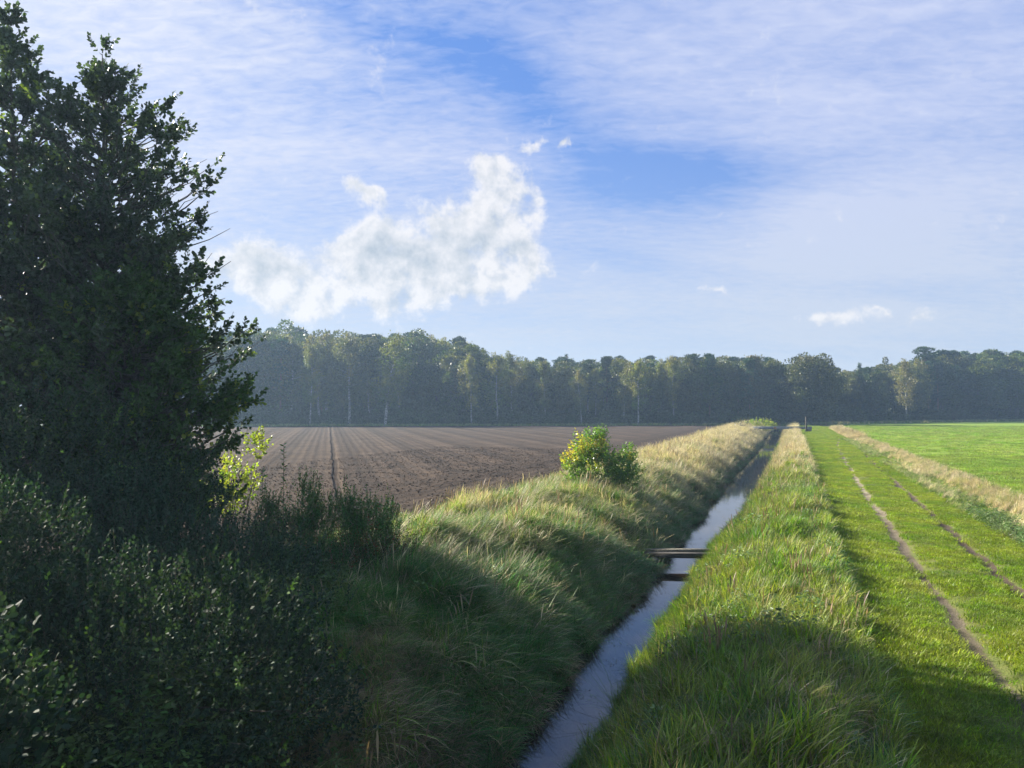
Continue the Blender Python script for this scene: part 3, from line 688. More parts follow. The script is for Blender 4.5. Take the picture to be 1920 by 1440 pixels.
# ragged weeds and stubble along the ploughed edge; margin below the wood
grp = []
u, v = spread(900, -13.4, -11.0, 14, 150, 1.3, lambda u, v: (fbm(u*.9, v*.5, 121) > .5)*np.exp(-((u+11.2)/1.3)**2)); grp.append(place('brown', u, v, .25, .5, HL, 1.0, zf=zfield))
u, v = spread(900, -12.2, -11.0, 14, 150, 1.3, lambda u, v: (fbm(u*.9, v*.5, 121) > .45)*1.0); grp.append(place('long', u, v, .3, .55, HL, 1.0))
x = rg.uniform(-75, 190, 3800); y = forest_edge(x)-rg.uniform(-3, 7, 3800); uu, vv = xy2uv(x, y); zz = height(uu, vv)
grp.append((T['long'], x, y, zz, rg.uniform(.8, 1.6, len(x)), rg.uniform(0, 6.28, len(x))))
k = (rg.uniform(0, 1, len(x)) < .25) & (x > 40)
grp.append((T['gold'], x[k], y[k]-1, zz[k], rg.uniform(.7, 1.3, k.sum()), rg.uniform(0, 6.28, k.sum())))
scatter('margin_grass', grp, 'weeds and rough grass along the edges of the fields')

# loose clods on the nearer soil
def clod(i):
    n = 10; th = np.linspace(0, 2*np.pi, 6, endpoint=False); g = Geo()
    rows = [(-.4, .6), (0, 1), (.55, .7)]
    V = [];
    for z_, r_ in rows:
        for t in th: V.append([r_*math.cos(t)*rg.uniform(.7, 1.2), r_*math.sin(t)*rg.uniform(.7, 1.2), z_*rg.uniform(.7, 1.1)])
    V.append([0, 0, .8]); V = np.array(V)*.06
    Q = [[k*6+j, k*6+(j+1) % 6, (k+1)*6+(j+1) % 6, (k+1)*6+j] for k in range(2) for j in range(6)] + [[12+j, 12+(j+1) % 6, 18, 18] for j in range(0)]
    Tt = [[12+j, 12+(j+1) % 6, 18] for j in range(6)]
    me = mesh_np('clod', V, Q, Tt, {'tint': np.zeros(19)}, False, [M['soil']]); return bpy.data.objects.new('clod', me)
T['clod'] = [clod(i) for i in range(3)]
u, v = spread(16000, -34, -11.8, 18, 75, 1.0)
scatter('soil_clods', [place('clod', u, v, .25, .95, zf=zfield)], 'loose clods of harrowed soil on the near part of the ploughed field')

def litter(i):
    n = 14; a = rg.uniform(0, 6.28, n); r = .3*np.sqrt(rg.uniform(0, 1, n)); P = np.stack([r*np.cos(a), r*np.sin(a), rg.uniform(.003, .012, n)], -1)
    V, Q, _ = leaves(P, np.stack([np.cos(a*3), np.sin(a*3), np.zeros(n)], -1), rg.uniform(.02, .05, n), np.zeros(n), rg, .6, True, 0, 6)
    return template('floating leaves', [((V, Q), 0)], [M['g_brown'] if i else M['g_weed']])
two(2, 'litter', litter)
v = 8+60*rg.uniform(0, 1, 420)**1.2; sd = np.where(rg.uniform(0, 1, 420) < .5, -1, 1); u = ditch_center(v)+sd*np.abs(rg.normal(.95, .35, 420))
X, Y = uv2xy(u, v); scatter('floating_leaves', [(T['litter'], X, Y, np.full(420, WZ+.004), rg.uniform(.6, 1.2, 420), rg.uniform(0, 6.28, 420))], 'small leaves and bits of weed floating on the ditch water')

# ------------------------------------------------------------------ near trees and shrubs
def wander(p0, p1, n, amp, rng, sag=0.0):
    t = np.linspace(0, 1, n)[:, None]; P = np.asarray(p0)*(1-t)+np.asarray(p1)*t
    o = np.cumsum(rng.normal(0, amp, (n, 3)), 0); o -= o[0]; P = P+o*np.sin(t*np.pi*.5)
    P[:, 2] += sag*np.sin(t[:, 0]*np.pi)
    return P
def twig_leaves(P0, D, L, nl, lsize, rng, tint, width, round_=True, droop=0.0, flat=.5, curve=.25):
    """twigs starting at P0 towards D, nl leaves each; returns leaf arrays and twig polylines"""
    n = len(P0); D = unit(D); up = np.array([0, 0, 1.0])
    t = (np.arange(nl)+.6)/nl
    bend = unit(D+up*curve)
    P = P0[:, None]+ (D[:, None]*t[None, :, None]+ (bend-D)[:, None]*(t**2)[None, :, None])*L[:, None, None]
    side = unit(np.cross(D, rng.normal(0, 1, (n, 3))+up)); s2 = np.cross(side, D)
    ph = rng.uniform(0, 6.28, n)[:, None]+np.arange(nl)[None]*2.4
    out = side[:, None]*np.cos(ph)[..., None]+s2[:, None]*np.sin(ph)[..., None]
    LD = unit(out*(.95-.55*t[None, :, None])+D[:, None]*(.55+.5*t[None, :, None]))
    sz = lsize*rng.uniform(.65, 1.15, (n, nl))*(1-.25*t[None])
    tt = np.repeat(tint, nl) if np.ndim(tint) else np.full(n*nl, tint)
    return leaves(P.reshape(-1, 3), LD.reshape(-1, 3), sz.ravel(), tt, rng, width, round_, droop, flat), np.stack([P0, P0+D*L[:, None]*.5, P[:, -1]], 1)
def add_twigs(g, TW, r, frac, rng):
    for tw in TW[rng.uniform(0, 1, len(TW)) < frac]: g.tube(tw, [r, r*.7, r*.4], 3)

def alder(name, base, prof, lsize, seed, label, cat='tree', mat='alder', nb=170, ang=.55, r0=.16, dens=1.0, lean=(0, 0), tintf=None, z0=None, root=None, foot=(0, 0)):
    """tree with a straight leader, ascending limbs reaching the outline prof = [(z, radius)], short leafy twigs"""
    rng = np.random.default_rng(seed); zs, rs = np.array(prof).T; top = zs[-1]
    if root is None: root = empty(name, base); tag(root, label, cat)
    w = Geo(); lf = Geo()
    tk = wander((foot[0], foot[1], -.2), (lean[0], lean[1], top-.15), 14, .035, rng)
    w.tube(tk, np.linspace(1, .05, 14)**.9*r0, 9)
    z_lo = z0 if z0 is not None else zs[0]
    Z = z_lo+(top-z_lo)*np.sort(rng.uniform(0, 1, nb)**.85); golden = rng.uniform(0, 6.28)
    P0s, Ds, Ls = [], [], []
    for i, z in enumerate(Z):
        a = golden+i*2.399+rng.normal(0, .3); rad = np.interp(z+.25, zs, rs)*rng.uniform(.6, 1.0)*(.82+.40*float(vnoise(np.array([z+seed]), np.array([a % 6.283]), seed)[0]))
        zt = z+rad*ang*rng.uniform(.3, 1.1)
        zt = min(zt, top-.05)
        zb = max(z-rad*.35, .5); k = zb/top
        b0 = np.array([np.interp(zb, tk[:, 2], tk[:, 0]), np.interp(zb, tk[:, 2], tk[:, 1]), zb])
        e = np.array([b0[0]+rad*math.cos(a), b0[1]+rad*math.sin(a), zt])
        P = wander(b0, e, 8, .03*rad+.01, rng, -.06*rad)
        L = np.linalg.norm(e-b0)
        w.tube(P, np.linspace(1, .12, 8)*min(.05, .012+L*.011), 4)
        dirb = unit(e-b0)
        nt_ = int(L*8.5*dens)+3; tt = rng.uniform(.12, 1, nt_)**.8
        idx = tt*7; i0 = np.minimum(idx.astype(int), 6); fr = (idx-i0)[:, None]
        PP = P[i0]*(1-fr)+P[i0+1]*fr
        rnd = unit(rng.normal(0, 1, (nt_, 3)))
        DD = unit(dirb*1.0+rnd*.95+np.array([0, 0, .25]))
        LL = (.30+.28*(1-tt)*min(1, rad/2))*rng.uniform(.6, 1.2, nt_)
        P0s += [PP, P[-1:]]; Ds += [DD, (dirb+np.array([0, 0, .35]))[None]]; Ls += [LL, np.array([.38])]
    P0s.append(tk[-1:]); Ds.append(np.array([[.1, 0, 1.0]])); Ls.append(np.array([.5]))
    P0 = np.vstack(P0s); D = np.vstack(Ds); L = np.concatenate(Ls)
    q = vnoise(P0[:, 0]*1.5+seed, P0[:, 2]*1.7+P0[:, 1]*.9, seed+3)*.6+vnoise(P0[:, 0]*3.1, P0[:, 2]*3.3-P0[:, 1]*1.7, seed+4)*.4
    k = rng.uniform(0, 1, len(P0)) < np.clip((q-.41)*7, .04, 1); P0, D, L = P0[k], D[k], L[k]
    # second order twigs
    sel = rng.uniform(0, 1, len(P0)) < .6
    P2 = P0[sel]+unit(D[sel])*L[sel, None]*.5; D2 = unit(D[sel]+unit(rng.normal(0, 1, (sel.sum(), 3)))*.9); L2 = L[sel]*.7
    P0 = np.vstack([P0, P2]); D = np.vstack([D, D2]); L = np.concatenate([L, L2])
    tint = (rng.uniform(0, 1, len(P0)) < .04)*rng.uniform(.3, 1, len(P0)) if tintf is None else tintf(P0+np.array(base), rng)
    (V, Q, A), TW = twig_leaves(P0, D, L, 8, lsize, rng, tint, .78, True, .05, .3)
    lf.add(V, Q, None, A); add_twigs(w, TW, .006, .6, rng)
    link('trunk', w.mesh('trunk', [M['bark']]), root)
    link('crown', lf.mesh('crown', [M[mat]]), root)
    return root

def shrub(name, base, ells, lsize, seed, label, mat, nt_=1500, nl=9, tl=.38, width=.5, cat='shrub', stems=14, updir=.7, shell=.6, tintf=None, wmat='twig', round_=False, stem_r=.018, droop=.05, curve=.3, stemfrac=.3, group=None):
    """bush: leafy twigs filling ellipsoids (cx, cy, cz, rx, ry, rz) relative to base, on stems from the foot"""
    rng = np.random.default_rng(seed)
    root = empty(name, base); tag(root, label, cat, group)
    vol = np.array([e[3]*e[4]+e[4]*e[5]+e[3]*e[5] for e in ells]); P0s, Ds = [], []
    for e, vfrac in zip(ells, vol/vol.sum()):
        n = int(nt_*vfrac); c = np.array(e[:3]); r = np.array(e[3:6])
        d = unit(rng.normal(0, 1, (n, 3))); rad = shell+(1-shell)*rng.uniform(0, 1, n)**.6
        lump = .82+.36*vnoise(d[:, 0]*3+seed, d[:, 1]*3+d[:, 2]*3, seed)
        P = c+d*r*(rad*lump)[:, None]; P0s.append(P); Ds.append(unit(unit(d/r)*1.0+np.array([0, 0, updir])+rng.normal(0, .45, (n, 3))))
    P0 = np.vstack(P0s); D = np.vstack(Ds)
    q = (vnoise(P0[:, 0]*1.9+seed, P0[:, 2]*1.9+P0[:, 1]*1.3, seed+3)+vnoise(P0[:, 0]*3.7+seed, P0[:, 2]*3.7-P0[:, 1]*2.9, seed+4)*.6)/1.6
    k = (P0[:, 2] > -.6) & (rng.uniform(0, 1, len(P0)) < np.clip((q-.32)*6, .2, 1)); P0, D = P0[k], D[k]
    L = tl*rng.uniform(.5, 1.25, len(P0)); P0 = P0-D*L[:, None]*.6
    tint = (rng.uniform(0, 1, len(P0)) < .03)*rng.uniform(.4, 1, len(P0)) if tintf is None else tintf(P0+np.array(base), rng)
    (V, Q, A), TW = twig_leaves(P0, D, L, nl, lsize, rng, tint, width, round_, droop, .4, curve)
    lf = Geo(); lf.add(V, Q, None, A); w = Geo(); add_twigs(w, TW, .005, stemfrac, rng)
    for i in range(stems):
        j = rng.integers(0, len(P0)); b0 = np.array([rng.normal(0, .22), rng.normal(0, .22), -.15])+np.array([P0[j][0]*.25, P0[j][1]*.25, 0])
        b0[2] = zat(base[0]+b0[0], base[1]+b0[1])-base[2]-.08
        w.tube(wander(b0, P0[j], 8, .04, rng, .12), np.linspace(1, .3, 8)*stem_r, 5)
    link('stems', w.mesh('stems', [M[wmat]]), root)
    link('foliage', lf.mesh('foliage', [M[mat]]), root)
    return root

PA = [(2.6, 3.4), (4.0, 3.8), (5.6, 3.8), (6.6, 3.6), (8.0, 3.15), (9.3, 2.75), (10.7, 1.95), (11.6, 1.0), (12.4, .42), (13.0, .08)]
alder('alder_tree', (-10.2, 19.5, 0), PA, .135, 3, 'dark alder with a pointed top against the sky, its right side spreading over the shrubs', nb=360, dens=.62, ang=.34)
PB = [(2.6, 3.8), (6.0, 4.2), (8.5, 3.6), (10.2, 2.5), (11.6, 1.3), (13.0, .6), (13.95, .1)]
alder('alder_tree', (-12.6, 19.8, 0), PB, .135, 5, 'alder cut off by the left edge of the photo, its tip the highest of all', nb=330, dens=.62, ang=.36)
alder('alder_tree', (-12.6, 19.8, 0), PB, .135, 6, None, nb=260, dens=.5, ang=.3, lean=(-4.4, -1.0), foot=(-.5, 0), root=bpy.data.objects['alder_tree.001'])   # second stem added to shade the near verge, leaning out of view left
def tl_(P, rng): return (rng.uniform(0, 1, len(P)) < np.where((P[:, 0] > -6.5), .35, .05))*rng.uniform(.2, .9, len(P))
alder('hazel_tree', (-8.6, 18.0, 0), [(1.3, 2.1), (2.4, 2.6), (4.0, 2.6), (5.2, 2.4), (6.4, 1.5), (7.2, .2)], .12, 8,
      'green broad-leaved tree under the alder, its lowest branches hanging out over the ploughed field', mat='greentree', nb=380, ang=.12, r0=.1, tintf=tl_)

shrub('broadleaf_shrub', (-4.75, 6.6, .2), [(0, 0, .6, 1.15, 1.0, 1.5), (-1.2, .6, .9, 1.2, 1.0, 1.6)], .085, 21,
      'large-leaved dark shrub filling the bottom left corner', 'darkshrub', 2400, 9, .4, .8, round_=True, shell=.5)
shrub('dogwood_shrub', (-4.9, 9.8, .2), [(0, 0, .4, 2.95, 2.2, 1.6), (-2.6, .3, 1.0, 2.2, 2.0, 2.1), (-2.0, -.9, .2, 1.8, 1.2, 1.3)], .080, 22,
      'wide dark bush with light green tips, right of the large-leaved corner shrub', 'darkshrub', 11500, 10, .42, .66, shell=.5)
shrub('dogwood_shrub', (-5.9, 13.4, .2), [(0.3, 0, .4, 2.6, 2.2, 1.75), (-1.6, .6, .9, 2.4, 2, 2.0)], .072, 23,
      'grey-green small-leaved bush in mid thicket, left of the bright willow', 'greyshrub', 9500, 11, .4, .62, shell=.5)
shrub('elder_shrub', (-9.0, 14.6, .1), [(0, 0, 1.9, 2.5, 2.0, 2.7), (-2.4, 0, 2.2, 1.8, 1.6, 2.9), (2.4, .2, 1.3, 1.7, 1.3, 1.9)], .085, 24,
      'tall tangled shrub with brownish leaves at the left edge, below the alders', 'darkshrub', 7000, 9, .42, .65, shell=.5,
      tintf=lambda P, rng: (rng.uniform(0, 1, len(P)) < .06)*rng.uniform(.3, 1, len(P)))
shrub('willow_shrub', (-4.3, 17.0, 0), [(0, 0, .9, 1.5, 1.1, 1.3), (.4, -.4, .3, 1.5, 1.0, .9), (-.15, 0, 1.9, .45, .4, .75), (.75, .2, 1.5, .35, .3, .8), (-.9, 0, 1.6, .4, .4, .6), (1.3, .2, 1.1, .75, .6, 1.15)], .08, 25,
      'young bright green willow with upright shoots at the edge of the ploughed field', 'willow', 5200, 12, .45, .32, updir=1.6, shell=.35)
shrub('dogwood_shrub', (-3.0, 17.2, -.1), [(0, 0, .75, 1.15, .9, 1.15), (.35, .5, 1.1, .8, .6, .85), (-.8, -.8, .5, 1.0, .8, .9)], .06, 26,
      'sparse reddening shrub on a thin pale stem, right end of the thicket', 'redshrub', 1500, 9, .4, .5, shell=.3,
      tintf=lambda P, rng: (rng.uniform(0, 1, len(P)) < .22)*rng.uniform(.5, 1, len(P)), wmat='palestem', stem_r=.022)
shrub('maple_shrub', (-8.2, 23.2, 0), [(0, 0, 1.7, .95, .8, 1.0), (.7, 0, 2.9, .45, .4, .45)], .10, 27,
      'sunlit yellow-leaved maple bush glowing behind the thicket', 'yellow', 230, 8, .4, .9, round_=True, shell=.25)
# single shoots rising above the thicket
def shoot(base, h, label, seed, n=16, ls=.09):
    rng = np.random.default_rng(seed); root = empty('tall_shoot', base); tag(root, label, 'plant', 'single shoots above the thicket')
    P = wander((0, 0, 0), (.05, 0, h), 9, .012, rng); w = Geo(); w.tube(P, np.linspace(.012, .004, 9), 5)
    t = np.linspace(.45, 1, n*3); a = np.arange(n*3)*2.4
    PP = np.stack([np.interp(t, np.linspace(0, 1, 9), P[:, k]) for k in range(3)], -1)
    D = np.stack([np.cos(a), np.sin(a), np.full(n*3, .5)], -1)
    V, Q, A = leaves(PP, D, ls*rng.uniform(.7, 1.2, n*3), np.zeros(n*3), rng, .4)
    lf = Geo(); lf.add(V, Q, None, A); link('stem', w.mesh('stem', [M['twig']]), root); link('leaves', lf.mesh('leaves', [M['willow']]), root)
shoot((-4.75, 16.4, 0), 3.25, 'tall leafy shoot standing up before the field, left of the willow tops', 31)
shoot((-5.3, 16.6, 0), 2.75, 'shorter leafy shoot further left, next to the yellow-leaved bush', 32)

# bush on the left bank
def tbb(P, rng):
    n = fbm(P[:, 0]*1.6+3, P[:, 2]*1.6+P[:, 1], 44, 3); return np.clip(sstep(.54, .66, n)*sstep(.9, 2.0, P[:, 2]), 0, 1)*(rng.uniform(0, 1, len(P)) < .8)
bx, by = 3.75, 34.5
shrub('bank_bush', (bx, by, zat(bx, by)), [(0, 0, 1.15, 1.45, 1.2, 1.2), (-.25, 0, 1.9, .95, .8, .85), (.9, -.3, 1.0, 1.0, 1.0, .85), (.15, 0, 2.45, .35, .35, .4), (1.2, 0, 1.65, .55, .4, .45), (-1.1, 0, 1.2, .55, .6, .8)], .13, 41,
      'round bush with green and yellow autumn leaves standing alone on the left bank', 'bankbush', 1500, 9, .42, .5, cat='bush', shell=.3, tintf=tbb, round_=True, droop=.4)

# reeds leaning over the water, arching weed
def rushes(base, n, L, head, label, seed):
    rng = np.random.default_rng(seed); V, Q = blades(rng, n, L, .008, .25, .75, .5, 6, 1.6)
    c, s = math.cos(head), math.sin(head); V = V@np.array([[c, s, 0], [-s, c, 0], [0, 0, 1]])
    o = link('rush_tuft', mesh_np('rush_tuft', V, Q, None, {'tint': np.zeros(len(V))}, True, [M['g_deep']]), loc=base); tag(o, label, 'plant')
x, y = uv2xy(-2.75, 13.4); rushes((x, y, -1.15), 40, 1.5, R(165), 'tuft of thin rushes leaning from the right bank over the water, nearest to the camera', 51)
x, y = uv2xy(-2.75, 16.4); rushes((x, y, -1.15), 26, 1.0, R(150), 'smaller tuft of rushes leaning over the water below the sunlit verge', 52)

# ------------------------------------------------------------------ footbridge, pipe crossing, post
def xyz(u, v, z): x, y = uv2xy(u, v); return (x, y, z)
yb = 26.2
root = empty('plank_bridge', (5.75, yb, 0)); tag(root, 'two weathered beams laid low across the ditch', 'footbridge')
g1 = Geo(); g1.box((0, .36, -.80), (2.7, .24, .16), R(-1.5), .015); link('beam', g1.mesh('beam', [M['oldwood']]), root)
g1 = Geo(); g1.box((0, -.12, -.84), (2.7, .24, .16), R(-5), .015); link('beam', g1.mesh('beam', [M['darkwood']]), root)
for sg in (-1.1, 1.1):
    g1 = Geo(); g1.box((sg, 0, -.96), (.16, 1.3, .14), 0, .01); link('cross_bearer', g1.mesh('cross_bearer', [M['darkwood']]), root)

yf = 134.0; xc = at(1466, yf)[0]
root = empty('pipe_crossing', (xc, yf, 0)); tag(root, 'long grey steel girder crossing the ditch in the distance', 'bridge')
L = 10.0
g1 = Geo(); 
for sgn in (-1, 1): g1.box((0, sgn*.18, .62), (L, .06, .42), R(0), .005)
g1.box((0, 0, .84), (L, .46, .04), 0, .005); link('girder', g1.mesh('girder', [M['steel']]), root)
g1 = Geo(); g1.box((-1.3, -.25, .60), (.45, .06, .30), 0, .01); link('rusty_plate', g1.mesh('rusty_plate', [M['rust']]), root)['label'] = 'orange rusty patch'
for sgn in (-1, 1):
    g1 = Geo(); g1.box((sgn*(L/2-.5), 0, .13), (.7, .7, .60), 0, .03); link('abutment', g1.mesh('abutment', [M['oldwood']]), root)
px_, _, _ = at(1511, 133.2); g1 = Geo(); g1.box((0, 0, 1.2), (.22, .22, 2.6), 0, .02); g1.box((0, 0, 2.52), (.26, .26, .06), 0, .02)
tag(link('wooden_post', g1.mesh('wooden_post', [M['darkwood']]), None, (px_, 133.2, 0)), 'upright dark post beside the right end of the distant girder', 'post')
bx_, _, _ = at(1393, 132); root = empty('sluice_winch', (bx_, 132, .15)); tag(root, 'small dark winch with a white box at the left end of the distant girder', 'winch')
g1 = Geo(); g1.box((0, 0, .35), (.14, .14, 1.0), 0, .01); g1.box((-.2, 0, .95), (1.0, .22, .22), .3, .04); g1.tube([(-.5, -.1, .95), (-.5, -.1, 1.25), (-.2, -.1, 1.35)], [.04, .04, .04], 6); link('winch_body', g1.mesh('winch_body', [M['black']]), root)
g1 = Geo(); g1.box((0, -.16, .60), (.42, .1, .26), 0, .02); link('white_box', g1.mesh('white_box', [M['white']]), root)
for k, (pp, yy, h, lb) in enumerate([(1378, 133, 1.3, 'low white marker stake at the far left of the girder')]):
    x_, _, _ = at(pp, yy); g1 = Geo(); g1.box((0, 0, h/2), (.1, .1, h), 0, .02); tag(link('marker_stake', g1.mesh('marker_stake', [M['white']]), None, (x_, yy, 0)), lb, 'stake')
px_, _, _ = at(1802, 238); g1 = Geo(); g1.box((0, 0, .7), (.25, .25, 1.5), 0, .02); g1.box((0, 0, 1.42), (.32, .32, .12), 0, .02)
tag(link('marker_post', g1.mesh('marker_post', [M['darkwood']]), None, (px_, 236, 0)), 'short dark post at the far edge of the meadow', 'post')
shrub('dry_bush', (*at(1393, 138)[:2], .2), [(0, 0, 1.0, 1.9, 1.2, 1.1)], .22, 61, 'greyish half-bare bush by the winch', 'redshrub', 160, 7, .8, .4, shell=.3, cat='bush', stem_r=.03)
shrub('low_bush', (*at(1427, 141)[:2], .2), [(0, 0, .8, 3.0, 1.5, 1.2)], .26, 62, 'low yellow-green bush behind the left half of the distant girder', 'yellow', 420, 7, .6, .5, shell=.3, cat='bush', stem_r=.03)
shrub('young_tree', (*at(1788, 232)[:2], 0), [(0, 0, 2.2, 1.0, 1.0, 2.0)], .35, 63, 'small reddish young tree alone at the far edge of the meadow', 'redshrub', 160, 7, .9, .5, shell=.2, cat='tree', stem_r=.06, updir=1.5)

# ------------------------------------------------------------------ the wood: tree kinds, then single trees
def kind_oak(seed, h=18, w=6.5, open_=0.0, full=False):
    rng = np.random.default_rng(seed); g = Geo(); t = Geo()
    t.tube(wander((0, 0, -.3), (0, 0, h*.62), 8, .12, rng), np.linspace(.42, .16, 8), 8)
    n = 80 if full else 44; d = unit(rng.normal(0, 1, (n, 3))+np.array([0, 0, -.1 if full else .25])); rr = rng.uniform(.6, .92, n) if full else rng.uniform(.55, .98, n)
    cz = h*.54; c = np.stack([d[:, 0]*w*.82*rr, d[:, 1]*w*.82*rr, cz+d[:, 2]*h*.42*rr], -1)
    c[:, 2] = np.clip(c[:, 2], h*.12, h*.93)
    for k in range(n):
        if k % 2: t.tube(wander((0, 0, max(h*.15, c[k, 2]-w*.7)), c[k], 6, .15, rng), np.linspace(.14, .03, 6), 4)
        m = int(rng.uniform(260, 360)*(1-open_)); r = rng.uniform(1.2, 2.2)*w/6.0
        dd = unit(rng.normal(0, 1, (m, 3))); P = c[k]+dd*r*np.array([1.15, 1.15, .8])*(rng.uniform(.35, 1, m)**.5)[:, None]
        V, Q, A = leaves(P, unit(dd+rng.normal(0, .6, (m, 3))), rng.uniform(.30, .60, m), np.full(m, rng.uniform(0, .5)*(rng.uniform() < .4)), rng, .75, False)
        g.add(V, Q, None, A)
    return g.mesh('crown', [M['oak']]), t.mesh('trunk', [M['bark']])
def kind_birch(seed, h=17, w=2.6, lean=0.0):
    rng = np.random.default_rng(seed); g = Geo(); t = Geo()
    tk = wander((0, 0, -.3), (lean, 0, h*.97), 12, .13, rng); t.tube(tk, np.linspace(.21, .03, 12), 7)
    for i in range(46):
        z = h*rng.uniform(.30, .97); f = (z/h-.3)/.7; L = w*(.25+math.sin(min(1, f*.95+.1)*math.pi)*.85)*rng.uniform(.6, 1.15); a = rng.uniform(0, 6.28)
        b0 = np.array([np.interp(z, tk[:, 2], tk[:, 0]), np.interp(z, tk[:, 2], tk[:, 1]), z]); e = b0+np.array([math.cos(a)*L, math.sin(a)*L, L*rng.uniform(.1, .7)])
        e[2] = min(e[2], h*1.01); P = wander(b0, e, 5, .05, rng, .1*L); t.tube(P, np.linspace(.045, .012, 5), 3)
        m = int(rng.uniform(60, 130)); tt = rng.uniform(.25, 1.05, m)[:, None]
        Q0 = b0*(1-tt)+e*tt+rng.normal(0, .28, (m, 3)); Q0[:, 2] -= np.abs(rng.normal(0, .8, m))
        V, Q, A = leaves(Q0, rng.normal(0, .5, (m, 3))+np.array([0, 0, -.9]), rng.uniform(.22, .42, m), np.full(m, rng.uniform(0, .8)*(rng.uniform() < .4)), rng, .6, False)
        g.add(V, Q, None, A)
    return g.mesh('crown', [M['birch']]), t.mesh('trunk', [M['birchbark']])
def kind_pine(seed, h=18, w=3.2):
    rng = np.random.default_rng(seed); g = Geo(); t = Geo()
    tk = wander((0, 0, -.3), (0, 0, h*.97), 10, .08, rng); t.tube(tk, np.linspace(.24, .05, 10), 7)
    for i in range(38):
        z = h*rng.uniform(.38, .99); f = (z/h-.38)/.62; L = w*(1-.75*f)*rng.uniform(.5, 1.1); a = rng.uniform(0, 6.28)
        b0 = np.array([0, 0, z]); e = b0+np.array([math.cos(a)*L, math.sin(a)*L, L*.25]); t.tube(wander(b0, e, 4, .05, rng), np.linspace(.06, .02, 4), 3)
        for q in (.55, 1.0):
            m = 70; c = b0*(1-q)+e*q; dd = unit(rng.normal(0, 1, (m, 3))); P = c+dd*np.array([.95, .95, .38])*(rng.uniform(.2, 1, m)**.5)[:, None]
            V, Q, A = leaves(P, dd+np.array([0, 0, .5]), rng.uniform(.28, .5, m), np.zeros(m), rng, .5, False); g.add(V, Q, None, A)
    return g.mesh('crown', [M['pine']]), t.mesh('trunk', [M['pinebark']])
def kind_spruce(seed, h=17, w=2.6):
    rng = np.random.default_rng(seed); g = Geo(); t = Geo(); t.tube([(0, 0, -.3), (0, 0, h)], [.2, .02], 6)
    for z in np.arange(h*.12, h*.99, .42):
        f = z/h; r = w*(1-f)**.85+.12
        for a in np.arange(0, 6.28, max(.45, .9/(r+.3)))+rng.uniform(0, 1):
            L = r*rng.uniform(.7, 1.12); m = int(10+L*14); tt = rng.uniform(.1, 1, m)
            P = np.stack([math.cos(a)*L*tt, math.sin(a)*L*tt, z-L*tt*.22], -1)+rng.normal(0, .12, (m, 3))
            V, Q, A = leaves(P, np.array([math.cos(a), math.sin(a), -.2])+rng.normal(0, .5, (m, 3)), rng.uniform(.22, .42, m), np.zeros(m), rng, .5, False); g.add(V, Q, None, A)
    return g.mesh('crown', [M['pine']]), t.mesh('trunk', [M['bark']])
K = {'oak': [(kind_oak(200+i, 18, 6.3), 18) for i in range(4)], 'round': [(kind_oak(260, 18, 7.4, 0, True), 18)], 'airy': [(kind_oak(230, 18, 4.6, .45), 18)],
     'birch': [(kind_birch(300+i, 17, 2.7, l), 17) for i, l in enumerate((0, .6, -.9, 1.2))],
     'pine': [(kind_pine(400+i), 18) for i in range(3)], 'spruce': [(kind_spruce(500), 17)]}
NAMES = {'oak': 'oak_tree', 'round': 'oak_tree', 'airy': 'oak_tree', 'birch': 'birch_tree', 'pine': 'pine_tree', 'spruce': 'spruce_tree'}
